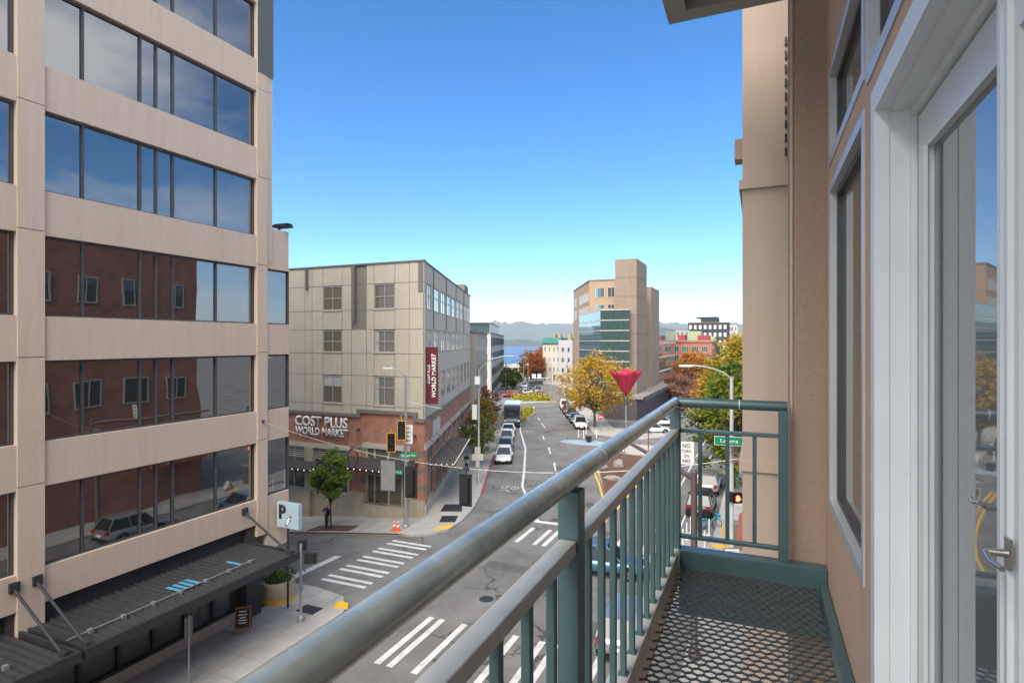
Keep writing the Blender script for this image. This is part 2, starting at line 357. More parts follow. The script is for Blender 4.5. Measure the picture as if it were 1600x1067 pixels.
# ---- markings
def quad(name, m, pts, z=.006):
    return MB().prism([(p[0], p[1]) for p in pts], lambda x, y: gz(x, y)-.01, lambda x, y: gz(x, y)+z).build(name, m, road)
def bar_y(x, y0, y1, w=.28): quad('crosswalk_bar', 'white', [(x-w/2,y0),(x+w/2,y0),(x+w/2,y1),(x-w/2,y1)])
for x in (-16.55, -14.75, -13.66, -13.1, -11.98, -11.42, -10.1, -9.5, -8.3, -7.7, -6.4, -5.8): bar_y(x, 18.4, 22.5)      # near crosswalk
for x in (-14.55, -13.95, -12.75, -12.15, -10.9, -10.3, -8.6, -8.0, -6.4, -5.8): bar_y(x, 33, 36)                                # far crosswalk
for y in [c_+o_ for c_ in (24.1, 25.55, 27.0, 28.45, 29.9) for o_ in (-.27, .27)]:                                                          # across the side street
    quad('crosswalk_bar', 'white', [(-21.2,y-.12),(-18.4,y-.10),(-18.4,y+.14),(-21.2,y+.12)])
a, b = G(455, 902), G(528, 868)
quad('stop_line', 'white', [(a.x-.25,a.y),(a.x+.3,a.y),(b.x+.3,b.y),(b.x-.25,b.y)])
quad('stop_line', 'white', [(-15.3,37.15),(-12.0,37.15),(-12.0,37.6),(-15.3,37.6)])
def line(name, m, pts, w, z=.006):
    L = []; R = []
    for i, p in enumerate(pts):
        p = Vector(p).to_2d(); q = Vector(pts[min(i+1, len(pts)-1)]).to_2d()-Vector(pts[max(i-1, 0)]).to_2d(); q.normalize(); nn = Vector((-q.y, q.x))*w/2
        L.append(p+nn); R.append(p-nn)
    mb = MB()
    for i in range(len(pts)-1):
        mb.add([(R[i].x,R[i].y,z),(R[i+1].x,R[i+1].y,z),(L[i+1].x,L[i+1].y,z),(L[i].x,L[i].y,z)], [(0,1,2,3)])
    return mb.build(name, m, road)
line('lane_line', 'white', [G(840,812),G(816,760),G(819,735),G(821,700),G(813,672),G(813,656),G(833,640),G(834,634)], .22)
for a, b in (((868,735),(866,722)), ((860,708),(857,698)), ((850,686),(848,680)), ((852,668),(845,660)), ((843,656),(841,652))):
    line('lane_dash', 'white', [G(*a), G(*b)], .16)
yl = [G(934,822),G(942,800),G(942,778),G(936,755),G(927,733),G(915,715)]
for o in (0, .38): line('yellow_line', 'yellow', [p+Vector((o,0,0)) for p in yl], .16)
for o in (-10.15, -9.78): line('yellow_line', 'yellow', [(o,41,0),(o,60,0)], .15)
line('lane_line', 'white', [(-6.3,38,0),(-6.3,100,0)], .15)
for k in range(6): line('lane_dash', 'white', [(-4.9,40+k*6,0),(-4.9,43+k*6,0)], .13)
def ring(name, c, r, w=.07, n=12): line(name, 'white', [c+Vector((cos(2*pi*i/n)*r, sin(2*pi*i/n)*r*1.4, 0)) for i in range(n+1)], w)
for px, py in ((797,761), (826,673)):                                                                                            # bicycle symbols
    c = G(px, py); ring('bicycle_symbol', c+Vector((-.45,0,0)), .3); ring('bicycle_symbol', c+Vector((.45,0,0)), .3)
    line('bicycle_symbol', 'white', [c+Vector((-.45,0,0)), c+Vector((-.1,.5,0)), c+Vector((.3,.5,0)), c+Vector((.45,0,0))], .08)
    line('bicycle_symbol', 'white', [c+Vector((-.5,-1.3,0)), c+Vector((0,-.9,0)), c+Vector((.5,-1.3,0))], .12)
# worn patches and covers in the carriageway
for px, py, a, b in ((905,985,1.5,2.2), (790,885,2.4,1.1), (700,905,1.2,1.9)):
    c = G(px, py); tag(quad('asphalt_patch', mat('patch', (.105,.10,.096), .9, var=.2, vs=2, bump=.3), [(c.x-a/2,c.y-b/2),(c.x+a/2,c.y-b/2),(c.x+a/2,c.y+b/2),(c.x-a/2,c.y+b/2)], .003))
for px, py in ((868,778), (760,935)):
    c = G(px, py); MB().lathe([(.36,-.02),(.36,.008)], c.x, c.y, 20).build('manhole_cover', 'dark', road)
# ---- pavements
corner = [tuple(G(*p).to_2d()) for p in ((640,838),(672,836),(700,829),(722,815),(740,795))]
front_y = lambda x: 31.2+(x+20.6)*.02
swp = [(-60,30.4)]+corner+[tuple(R1(t,3.66).to_2d()) for t in (7.2,20,40)]+[tuple(R1(40,-.2).to_2d()), tuple(R1(0,-.2).to_2d()), (-60,35.4)]
sw = sidewalk('pavement_corner', swp[:1]+swp[1:], 1.6)
mb = MB()
for t in range(6, 21, 2): mb.obox(R1(t,3.52,.02), D1*1.94, N1*.17, Vector((0,0,.125)))
mb.build('red_kerb', 'redkerb', sw)
def pad(name, m, pts, z0, parent, h=.006): return MB().prism([tuple(Vector(p).to_2d()) for p in pts], lambda x, y: gz(x,y)+z0-.02, lambda x, y: gz(x,y)+z0+h).build(name, m, parent)
pad('tactile_plate', 'yellow', [G(678,832),G(706,826),G(709,820),G(684,826)], KH, sw, .012)
def gp(px, py): return G(px, py)
pad('utility_cover', 'dark', [gp(686,818),gp(711,818),gp(716,808),gp(691,808)], KH, sw, .012)
pad('utility_cover', 'dark', [gp(688,801),gp(722,801),gp(722,790),gp(695,790)], KH, sw, .012)
pad('tree_pit', 'mulch', [gp(477,832),gp(545,832),gp(562,823),gp(500,823)], KH, sw, .014)
sl_ = sidewalk('pavement_office', [(-21.3,-6),(-17.2,-6),(-17.2,19.5),(-17.6,21.3),(-18.6,22.4),(-20.5,22.7),(-30,22.4),(-30,21.4),(-21.3,21.3)], 1.25)
pad('tactile_plate', 'yellow', [(-18.2,21.2),(-17.5,21.4),(-17.9,21.9),(-18.5,21.9)], KH, sl_, .012)
pad('utility_cover', 'dark', [(-19.6,20.3),(-18.6,20.3),(-18.6,21.0),(-19.6,21.0)], KH, sl_, .010)
sr = sidewalk('pavement_apartment', [(-2.7,-6),(.3,-6),(.3,120),(-2.7,120),(-2.7,38),(-3.1,36),(-3.1,33),(-2.7,31)], 1.5, slabs=False)
for k in range(30): MB().box(-2.5, -1.05, 12+k*1.5, 13.48+k*1.5, KH-.02, KH+random.uniform(-.002,.003)).build('paving_slab', 'slab', sr); MB().box(-1.03, .28, 12+k*1.5, 13.48+k*1.5, KH-.02, KH+random.uniform(-.002,.003)).build('paving_slab', 'slab', sr)
pad('tactile_plate', 'yellow', [G(1118,882),G(1134,882),G(1136,872),G(1120,872)], KH, sr, .012)
tag(sr, kind='structure')
bl = pad('bike_lane_paving', mat('pale_paving', (.40,.36,.31), .9, var=.12), [G(1060,868),G(1102,868),G(1108,832),G(1062,832)], 0, road, .008)
rb = sidewalk('pavement_far', [tuple(R1(t,n).to_2d()) for t,n in ((36.5,16.2),(90,15.6),(150,15.6),(150,19),(42,19.5),(41,24),(36,27),(33,22))], 2.0, ang=A1)
pad('pale_crossing', MATS['pale_paving'], [(-17,63),(-8,64.5),(-8,69),(-15,70.5)], 0, road, .007)
# blue painted kerb bulb
c = G(915, 691); MB().lathe([(3.0,-.02),(3.0,.007)], 0, 0, 28)
pb = MB().prism([(c.x+3.3*cos(i*pi/12)-1*sin(i*pi/12)*.2, c.y+1.7*sin(i*pi/12)) for i in range(24)], -.02, .007).build('painted_bulb', mat('pale_blue_paint', (.28,.36,.42), .8, var=.2, vs=2), road)
# mulch island
isl = [tuple(G(*p).to_2d()) for p in ((930,716),(934,733),(942,760),(945,783),(957,796))]+[(-10.7,43.6),(-10.5,56),(-11.2,62.5),(-14.5,63.5)]
island = tag(MB().prism(isl, -.3, .14).build('traffic_island', 'kerb'), kind='structure')
cxx = sum(p[0] for p in isl)/len(isl); cyy = sum(p[1] for p in isl)/len(isl)
bm = bmesh.new(); inner = [(cxx+(p[0]-cxx)*.94, cyy+(p[1]-cyy)*.965) for p in isl]
MB().prism(inner, .1, .17).build('mulch_bed', 'mulch', island)
mb = MB(); rnd = random.Random(4)
for i in range(2600):
    k = rnd.randrange(len(inner)); u, v = rnd.random(), rnd.random()
    if u+v > 1: u, v = 1-u, 1-v
    p = Vector((cxx, cyy)); q = Vector(inner[k-1])-p; r = Vector(inner[k])-p; p = p+q*u+r*v; a = rnd.uniform(0, pi); s = rnd.uniform(.05,.13)
    d = Vector((cos(a), sin(a), rnd.uniform(-.3,.3)))*s; e = Vector((-sin(a), cos(a), rnd.uniform(-.2,.2)))*s*.4; o = Vector((p.x, p.y, .19))
    mb.add([o-d-e, o+d-e, o+d+e, o-d+e], [(0,1,2,3)])
tag(mb.build('mulch_chips', mat('mulch_chip', (.17,.085,.055), .95, var=.5, vs=7), island), kind='stuff')
def rockmesh(seed, s):
    bm = bmesh.new(); bmesh.ops.create_icosphere(bm, subdivisions=3, radius=1); rnd = random.Random(seed)
    from mathutils import noise
    for v in bm.verts:
        k = 1+.35*noise.noise(v.co*1.3+Vector((seed,0,0)))+.12*noise.noise(v.co*4); v.co = Vector((v.co.x*s[0], v.co.y*s[1], v.co.z*s[2]))*k
    me = bpy.data.meshes.new('boulder'); bm.to_mesh(me); bm.free(); return me
for i, (px, py, s, lb) in enumerate(((942,731,(.45,.35,.34),'small rounded grey boulder at the edge of the mulch island'), (966,728,(.55,.45,.5),'tallest pale grey boulder on the mulch island'), (958,748,(.85,.4,.24),'long flat grey boulder lying low on the mulch'))):
    g = G(px, py, .2); o = bpy.data.objects.new('boulder', rockmesh(i+2, s)); C.objects.link(o); o.location = (g.x, g.y, .15+s[2]*.5); o.data.materials.append(M['rock']); tag(o, lb, 'boulder', 'boulders on the traffic island')
# planted splitter island far down the street
mb = MB().prism([tuple(R1(t,n).to_2d()) for t,n in ((47,5.5),(60,6.6),(62,8.2),(60,8.8),(54,7.6),(47,5.9))], -.2, .14)
tag(mb.build('planted_island', 'kerb'), kind='structure')
mb = MB().prism([tuple(R1(t,n).to_2d()) for t,n in ((74,4),(78,13),(80,13),(84,4))], -.2, .14)
tag(mb.build('planted_median', 'kerb'), kind='structure')
# ================================================================ office building on the left
XF = -20.8
ofb = empty('office_building', (-28, 8, 0), 'pinkish precast office building with long dark ribbon windows', 'building')
Y_end, Y_low = 20.07, 21.26
box('core', 'stone', ofb, -50, XF-.35, -30, Y_end-.05, 4.3, 34)
box('lower_core', 'stone', ofb, -50, XF-.35, Y_end-.05, Y_low-.02, 4.3, 17.6)
wb = [5.43+3.965*i for i in range(7)]; WH = 2.42                      # sills of the ribbon windows
mull = [10.82, 12.05, 14.01, 14.62, 15.3, 17.22, 19.19]
bays = [(10.82, 19.19, mull), (1.75, 10.09, [1.75,3,5,5.6,6.2,8.15,10.09]), (-7.3, 1.05, [-7.3,-6,-4,-3.4,-2.8,-.9,1.05])]
def ribbon(y0, y1, ms, z, x=XF, nm='window_band'):
    wbd = MB().box(x-.30, x-.16, y0-.0, y1+.0, z-.06, z+.0).box(x-.30, x-.16, y0, y1, z+WH, z+WH+.08).build(nm, 'frame', ofb)
    for a, b in zip(ms, ms[1:]):
        q = [random.uniform(-.006, .006) for _ in range(4)]; ya, yb = a+.035, b-.035
        MB().add([(x-.26,ya,z),(x-.26,yb,z),(x-.26,yb,z+WH),(x-.26,ya,z+WH),(x-.22+q[0],ya,z),(x-.22+q[1],yb,z),(x-.22+q[1]+q[2],yb,z+WH),(x-.22+q[0]+q[2],ya,z+WH)], [(3,2,1,0),(4,5,6,7),(0,1,5,4),(1,2,6,5),(2,3,7,6),(3,0,4,7)]).build('pane', 'glass', wbd)
    for a in ms:
        a = min(max(a, y0+.035), y1-.035); box('mullion', 'frame', wbd, x-.30, x-.15, a-.035, a+.035, z, z+WH)
for bi, (y0, y1, ms) in enumerate(bays):
    for i, z in enumerate(wb): ribbon(y0, y1, ms, z)
    edges = [4.25]+[q for z in wb for q in (z-.06, z+WH+.08)]+[34]
    for i in range(0, len(edges), 2):
        mm = 'stone'
        MB().box(XF-.34, XF, y0+.006, y1-.006, edges[i], edges[i+1]).build('spandrel_panel', mm, ofb)
# columns between the bays, in storey-high precast pieces
for y0, y1 in ((10.09, 10.82), (1.05, 1.75), (19.19, 19.77)):
    zz = [3.3 if y0 < 19 else 3.7]+[5.43+3.965*i-1.35 for i in range(1, 8)]+[34]
    for a, b in zip(zz, zz[1:]): MB().box(XF-.34, XF+.05, y0, y1, a+.012, b-.012).build('column_panel', 'stone', ofb)
zz = [16.15, 20.0, 23.97, 27.0]
for a, b in zip(zz, zz[1:]): MB().box(XF-.34, XF+.02, 19.775, Y_end, a+.012, b-.012).build('corner_panel', 'stone' if b < 24 else 'stone', ofb)
box('grey_cladding', mat('grey_cladding', (.10,.10,.095), .6, var=.1), ofb, XF-.34, XF+.06, 19.2, Y_end+.03, wb[5]-.9+.3, 34)
# lower wing past the last column
ys = [19.775, Y_low-.02]
for i in range(3):
    z = wb[i]
    pn = MB().box(XF-.30, XF-.16, 19.8, 21.2, z-.06, z).build('window_band', 'frame', ofb)
    box('pane', 'glass', pn, XF-.22, XF-.19, 19.83, 21.16, z, z+WH); box('mullion', 'frame', pn, XF-.3, XF-.12, 21.16, 21.24, z-.06, z+WH+.08)
    box('mullion', 'frame', pn, XF-.3, XF-.14, 19.775, 19.83, z, z+WH)
ed = [2.9]+[q for z in wb[:3] for q in (z-.06, z+WH+.08)]+[17.75]
for i in range(0, len(ed), 2):
    MB().prism([(XF-.34,19.775),(XF,19.775),(XF,21.1),(XF-.16,Y_low),(XF-.34,Y_low)], ed[i], ed[i+1]).build('spandrel_panel', 'stone', ofb)
tl = MB().tube((-21.2,20.9,17.95),(-21.2,20.9,17.7),.05).box(-21.45,-20.6,20.55,21.2,17.95,18.04).box(-21.3,-20.5,20.7,21.05,18.04,18.1); tl.build('roof_floodlight', 'dark', ofb)
# ground floor: dark fascia, brick piers, shop windows on a low concrete wall
box('dark_fascia', 'dark', ofb, -50, XF-.30, -30, 19.2, 2.75, 4.26)
box('shop_core', 'black', ofb, -50, -21.75, -30, 19.4, -.5, 2.75)
for y0, y1 in ((18.75, 19.55), (9.9, 10.85), (1, 1.8)): box('brick_pier', 'darkbrick', ofb, -22.2, XF-.12, y0, y1, -.4, 4.24)
box('side_wall', 'darkbrick', ofb, -40, -22.2, 19.15, 19.5, -2.5, 4.24)
for y0, y1 in ((10.85, 18.75), (1.8, 9.9), (-8, 1)):
    box('plinth_wall', 'conc', ofb, -22, -21.25, y0, y1, -.3, .55)
    n = 6; st = (y1-y0)/n
    fr = MB().box(-21.6, -21.35, y0, y1, .55, .65).box(-21.6, -21.35, y0, y1, 2.45, 2.75).build('shop_window', 'black', ofb)
    for k in range(n):
        box('pane', 'glass2', fr, -21.5, -21.47, y0+k*st+.06, y0+(k+1)*st-.06, .65, 2.45); box('mullion', 'black', fr, -21.58, -21.36, y0+k*st-.06, y0+k*st+.06, .65, 2.45)
# canopy
CX0, CX1, CZ = -21.05, -17.8, 3.62
for cy0, cy1 in ((10.35, 18.7), (2.2, 10.2), (-6, 2.05)):
    can = MB().box(CX1-.09, CX1, cy0, cy1, CZ-.28, CZ+.04).box(CX0, CX1-.09, cy1-.09, cy1, CZ-.28, CZ+.04).box(CX0, CX1-.09, cy0, cy0+.09, CZ-.28, CZ+.04).build('canopy', 'dark', ofb)
    mb = MB(); y = cy0+.12
    while y < cy1-.2:
        mb.add([(CX0,y,CZ-.06),(CX1-.1,y,CZ-.09),(CX1-.1,y+.04,CZ-.01),(CX0,y+.04,CZ+.02),(CX1-.1,y+.12,CZ-.01),(CX0,y+.12,CZ+.02),(CX1-.1,y+.16,CZ-.09),(CX0,y+.16,CZ-.06),(CX1-.1,y+.24,CZ-.09),(CX0,y+.24,CZ-.06)],
               [(0,1,2,3),(3,2,4,5),(5,4,6,7),(7,6,8,9)]); y += .24
    mb.build('corrugated_deck', 'deck', can)
    pts = [Vector((CX1-1.0, cy0, CZ+.06)), Vector((CX1-1.0, cy1-1.5, CZ+.06))]
    mb = MB().path(pts, .022, 6)
    for k in range(7): mb.box(CX1-1.07, CX1-.93, cy0+.6+k*1.0, cy0+.72+k*1.0, CZ-.02, CZ+.1)
    mb.build('conduit', 'grey', can)
    for yy in (cy1-.35, cy0+.1):
        st = MB().tube((XF-.05, yy+.15, 5.05), (CX1-.2, yy, CZ+.03), .045)
        st.box(XF-.1, XF+.12, yy+.02, yy+.28, 4.9, 5.2); st.box(CX1-.35, CX1-.1, yy-.06, yy+.06, CZ, CZ+.16)
        st.build('stay_rod', 'dark', can)
    if cy0 > 9:
        for k, (yy, xx, n_) in enumerate(((14.0,-19.6,4), (16.6,-19.7,1))):
            mb = MB()
            for q in range(n_): mb.box(xx, xx+.75, yy+q*.24+.01, yy+q*.24+.15, CZ+.015, CZ+.032)
            mb.build('blue_tape', 'blue', can)
# wire anchor plates are part of the wall; parking sign
a, b = PY(433, 783, 20.3), PY(467, 827, 20.3)
ps = tag(MB().box(a.x, b.x, 20.28, 20.5, b.z, a.z).build('parking_sign', 'pblue', origin=((a.x+b.x)/2, 20.4, b.z)), 'pale blue box sign with a black letter P on the office corner', 'sign')
text('letter', 'P', 'signb', ps, (a.x+.36, 20.275, a.z-.42), (pi/2,0,0), .44, .66, .01, .05)
ar = [(.50,.18),(.62,.30),(.60,.42),(.72,.52),(.86,.60),(.92,.52),(.80,.42),(.84,.30),(.72,.24),(.66,.10),(.56,.05)]
MB().add([(a.x+x*1.0, 20.265, b.z+z) for x, z in ar]+[(a.x+x, 20.281, b.z+z) for x, z in ar], [tuple(range(11))]+[(i+11,(i+1)%11+11,(i+1)%11,i) for i in range(11)]).build('emblem_outline', 'signb', ps)
MB().add([(a.x+.71+(x-.71)*.72, 20.258, b.z+.33+(z-.33)*.78) for x, z in ar]+[(a.x+.71+(x-.71)*.72, 20.264, b.z+.33+(z-.33)*.78) for x, z in ar], [tuple(range(11))]+[(i+11,(i+1)%11+11,(i+1)%11,i) for i in range(11)]).build('emblem', 'signw', ps)
MB().tube(((a.x+b.x)/2-.1, 20.4, b.z), ((a.x+b.x)/2-.1, 20.4, .1), .05).box(a.x-.2, a.x, 20.35, 20.45, a.z-.3, a.z-.22).build('post', 'dark', ps)
# ================================================================ retail building with brick base
WY = 35.0; WT = 18.2
wmb = empty('retail_building', (C0.x, C0.y, 0), 'putty coloured panel building on a red brick shop base at the corner', 'building')
foot = [R1(0,-.12)+Vector((0,.1,0)), R1(32.6,-.12), R1(32.6,-22), Vector((-62,60,0)), Vector((-62,WY+.1,0))]
MB().prism([tuple(p.to_2d()) for p in foot], -5, WT-.06).build('core', 'wmdark', wmb)
def wx(px): return PY(px, 533, WY).x
def wbox(name, m, par, px0, px1, z0, z1, y0, y1): return MB().box(wx(px0), wx(px1), WY+y0, WY+y1, z0, z1).build(name, m, par)
Q = lambda cx: 420+cx/4.103
vj = [Q(x) for x in (60, 232, 277, 347, 470, 530, 627, 675, 808, 900, 995)]; vj[0] = 380
hz = [6.9, 7.72, 9.95, 11.6, 13.38, 14.85, 16.75, WT]
wins = {(3,4), (7,8)}; wrow = {1, 3, 5}
wz = {1: (7.8, 9.9), 3: (11.7, 13.3), 5: (14.9, 16.7)}
for i in range(len(vj)-1):
    for j in range(len(hz)-1):
        if i in (3, 7) and j in wrow: continue
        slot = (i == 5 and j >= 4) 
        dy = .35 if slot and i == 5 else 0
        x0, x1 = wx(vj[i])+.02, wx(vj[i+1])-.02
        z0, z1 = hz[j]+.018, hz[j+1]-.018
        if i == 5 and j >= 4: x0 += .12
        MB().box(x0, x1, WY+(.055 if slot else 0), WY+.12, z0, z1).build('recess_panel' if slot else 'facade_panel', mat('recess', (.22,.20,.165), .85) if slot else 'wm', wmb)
# corner strip and dark corner slot at the parapet
MB().box(wx(Q(995))+.02, C0.x-.02, WY, WY+.12, 6.9, 15.9).build('facade_panel', 'wm', wmb)
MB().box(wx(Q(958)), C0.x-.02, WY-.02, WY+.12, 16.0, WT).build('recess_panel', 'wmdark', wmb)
MB().box(wx(Q(547)), wx(Q(560)), WY-.25, WY, 14.0, WT).build('dark_slot_strip', 'wmdark', wmb)  # added dark strips, standing proud in place of the narrow recessed slots
MB().box(wx(Q(245)), wx(Q(252)), WY-.2, WY, 16.5, WT).build('dark_slot_strip', 'wmdark', wmb)
def wm_window(i, j, blind):
    x0, x1 = wx(vj[i])+.02, wx(vj[i+1])-.02; z0, z1 = wz[j]; f = .05; xm = (x0+x1)/2; zm = z0+(z1-z0)*.5 if j > 1 else z0+(z1-z0)*.62
    wd = MB().box(x0, x0+f, WY+.02, WY+.1, z0, z1).box(x1-f, x1, WY+.02, WY+.1, z0, z1).box(x0+f, x1-f, WY+.02, WY+.1, z0, z0+f).box(x0+f, x1-f, WY+.02, WY+.1, z1-f, z1).box(xm-f/2, xm+f/2, WY+.03, WY+.09, z0+f, z1-f).box(x0+f, xm-f/2, WY+.03, WY+.09, zm-.03, zm+.03).box(xm+f/2, x1-f, WY+.03, WY+.09, zm-.03, zm+.03).build('window', 'wframe', wmb)
    MB().box(x0-.02, x1+.02, WY-.05, WY+.05, z0-.08, z0-.002).build('sill', 'wm', wd)
    for a, b in ((x0+f, xm-f/2), (xm+f/2, x1-f)):
        for c, d in ((z0+f, zm-.03), (zm+.03, z1-f)):
            lit = blind == 2 or (blind == 1 and c > z0+.3)
            box('pane', 'blind' if lit else 'roomglass', wd, a, b, WY+.06, WY+.07, c, d)
for (i, j), bl_ in {(3,1):1, (3,3):0, (3,5):0, (7,1):2, (7,3):2, (7,5):0}.items(): wm_window(i, j, bl_)
# parapet caps
MB().box(-62, C0.x+.05, WY-.06, WY+.3, WT, WT+.12).build('parapet_cap', 'wmdark', wmb)
MB().obox(R1(0.0,-.25,WT+.002), D1*32.6, N1*.3, Vector((0,0,.12))).build('parapet_cap', 'wmdark', wmb)
MB().box(-33.5, -31, 37, 40, WT, WT+.4).build('roof_unit', 'wmdark', wmb)
MB().obox(R1(28.5,-6,WT), D1*4, N1*5.7, Vector((0,0,1.2))).build('roof_unit', 'wmdark', wmb)
# side elevation: bays along the curving street
NB = 9; bt = 3.46
def sbox(name, m, par, t0, t1, n0, n1, z0, z1): return MB().obox(R1(t0, n0, z0), D1*(t1-t0), N1*(n1-n0), Vector((0,0,z1-z0))).build(name, m, par)
for k in range(NB):
    tc = 2.4+k*bt; ww = .75 if k == 0 else 1.15
    a, b = tc-ww, tc+ww
    t0 = .03 if k == 0 else tc-bt/2+.02; t1 = tc+bt/2-.02
    for j in range(len(hz)-1):
        z0, z1 = hz[j]+.018, hz[j+1]-.018
        if j in wrow:
            sbox('facade_panel', 'wm', wmb, t0, a, -.12, 0, z0, z1); sbox('facade_panel', 'wm', wmb, b, t1, -.12, 0, z0, z1)
            wd = MB()
            for q in (a, tc-.03, b-.06): wd.obox(R1(q,-.1,z0), D1*.06, N1*.08, Vector((0,0,z1-z0)))
            zm = z0+(z1-z0)*.55
            for q in (z0, zm, z1-.06): wd.obox(R1(a+.06,-.1,q), D1*(tc-.03-a-.06), N1*.07, Vector((0,0,.06))); wd.obox(R1(tc+.03,-.1,q), D1*(b-.06-tc-.03), N1*.07, Vector((0,0,.06)))
            wd = wd.build('window', 'wframe', wmb)
            for c, d in ((a+.06, tc-.03), (tc+.03, b-.06)):
                for e, f_ in ((z0+.06, zm), (zm+.06, z1-.06)): sbox('pane', 'sideglass' if j > 1 else 'glass2', wd, c, d, -.07, -.06, e, f_)
        else: sbox('facade_panel', 'wm', wmb, t0, t1, -.12, 0, z0, z1)
    if k in (0, 2, 4, 6): sbox('recess_panel', 'wmdark', wmb, tc+bt/2-.12, tc+bt/2+.16, .002, .06, 13.5, WT-.05)
# brick base, front
BY = -.10
def fbox(name, m, px0, px1, z0, z1, y0=BY, y1=.1, par=None): return wbox(name, m, par or wmb, px0, px1, z0, z1, y0, y1)
fbox('brick_frieze', 'brickf', 380, 548, 4.62, 6.86)
fbox('cornice', 'wmdark', 380, 560, 6.86, 7.08, -.25); fbox('cornice', 'wmdark', 560, 566, 6.86, 7.45, -.25); fbox('cornice', 'wmdark', 566, 648, 7.2, 7.45, -.25); fbox('cornice', 'wmdark', 648, 653, 6.75, 7.45, -.25); fbox('cornice', 'wmdark', 653, 664.5, 6.75, 7.0, -.25)
fbox('brick_wall', 'brickf', 566, 648, 5.0, 7.2); fbox('brick_wall', 'brickf', 648, 662.5, 1.2, 6.75); fbox('brick_wall', 'brickf', 548, 566, 5.0, 6.86)
fbox('stone_lintel', 'cream', 380, 548, 4.25, 4.62, -.14); fbox('stone_lintel', 'cream', 568, 642, 4.6, 5.0, -.14)
fbox('brick_pier', 'brickf', 548, 572, 1.25, 5.0); fbox('brick_pier', 'brickf', 641, 648, 1.2, 5.0)
for z in (4.35, 3.2, 1.95): fbox('stone_band', mat('rough_stone', (.22,.19,.165), .95, var=.35, vs=4, bump=1, bs=12), 548.5, 572.5, z, z+.3, -.13); fbox('stone_band', MATS['rough_stone'], 641.5, 662.8, z, z+.3, -.13)
fbox('plinth', 'conc', 548, 574, -3, 1.25, -.16); fbox('plinth', 'conc', 640.5, 663, -2, 1.2, -.16)
fbox('plinth', 'conc', 380, 548, -5, .95, -.12)
for a, b in ((380,424), (437,443), (478,491), (545,548)): fbox('concrete_pilaster', 'conc', a, b, .95, 4.25, -.16)
fbox('concrete_column', 'conc', 480.5, 488, -4, .95, -.3)
for a, b in ((443,478), (491,545)):
    x0, x1 = wx(a), wx(b)
    wd = MB().box(x0, x1, WY-.02, WY+.08, 2.45, 2.62).box(x0, x1, WY-.02, WY+.08, .95, 1.05).box(x0, x0+.08, WY-.02, WY+.08, 1.05, 4.25).box(x1-.08, x1, WY-.02, WY+.08, 1.05, 4.25).box((x0+x1)/2-.04, (x0+x1)/2+.04, WY-.01, WY+.08, 1.05, 4.25).build('shop_window', 'wframe', wmb)
    for c, d in ((x0+.08, (x0+x1)/2-.04), ((x0+x1)/2+.04, x1-.08)):
        box('pane', 'glass2', wd, c, d, WY+.04, WY+.05, 1.05, 2.45); box('pane', 'glass2', wd, c, d, WY+.04, WY+.05, 2.62, 4.25)
        for q in range(5):
            MB().box(c, d, WY-.01, WY+.03, 3.42+q*.165, 3.42+q*.165+.085).build('louvre_slat', 'wframe', wd)
# entrance recess with glazed doors
fbox('entrance_back', 'black', 572, 641, .6, 4.6, .06, .09)
en = fbox('entrance_frame', 'cream', 572, 575, .6, 4.6, -.06, .06)
for a in (585, 607, 628, 638.5): fbox('mullion', 'cream', a, a+1.8, .6, 4.6, -.05, .05, en)
for z in (2.6, 3.4): fbox('transom', 'cream', 575, 641, z, z+.08, -.055, .055, en)
for a, b in ((576,585), (587,607), (609,628), (630,638)):
    for z0, z1 in ((.75,2.55), (2.7,3.35), (3.5,4.5)): fbox('pane', 'roomglass', a+.5, b-.5, z0, z1, 0, .01, en)
fbox('entrance_plinth', 'conc', 574, 640.5, -2, .6, -.5, .1)
rl = MB()
for px in range(574, 608, 3): p = wx(px); rl.tube((p, WY-.46, .6), (p, WY-.46, 1.5), .012, n=5)
rl.tube((wx(574),WY-.46,1.5),(wx(607),WY-.46,1.5),.025,n=6).tube((wx(574),WY-.46,.68),(wx(607),WY-.46,.68),.02,n=6); rl.build('ramp_railing', 'black', wmb)
# wall lamps
for px, z in ((564.5,5.9), (651.5,5.75)):
    p = wx(px); MB().tube((p,WY-.1,z),(p,WY-.35,z+.12),.03,n=6).lathe([(.05,z+.16),(.17,z-.02),(.17,z-.05)], p, WY-.4, 10).build('wall_lamp', 'black', wmb)
# shop name in raised letters
lx = (PY(466,657,WY).x+PY(547,657,WY).x)/2
for k, (s_, y0, y1, w0, w1) in enumerate((('COST PLUS', 647.5, 664.5, 465, 546.5), ('WORLD MARKET', 665, 677.5, 465.5, 547))):
    zt, zb = PY(506,y0+1.2,WY).z, PY(506,y1+1.2,WY).z; x0, x1 = wx(w0), wx(w1)
    text('lettering', s_, 'signw', wmb, ((x0+x1)/2, WY+BY-.12, (zt+zb)/2-.04), (pi/2,0,0), x1-x0, zt-zb, .06, .025)
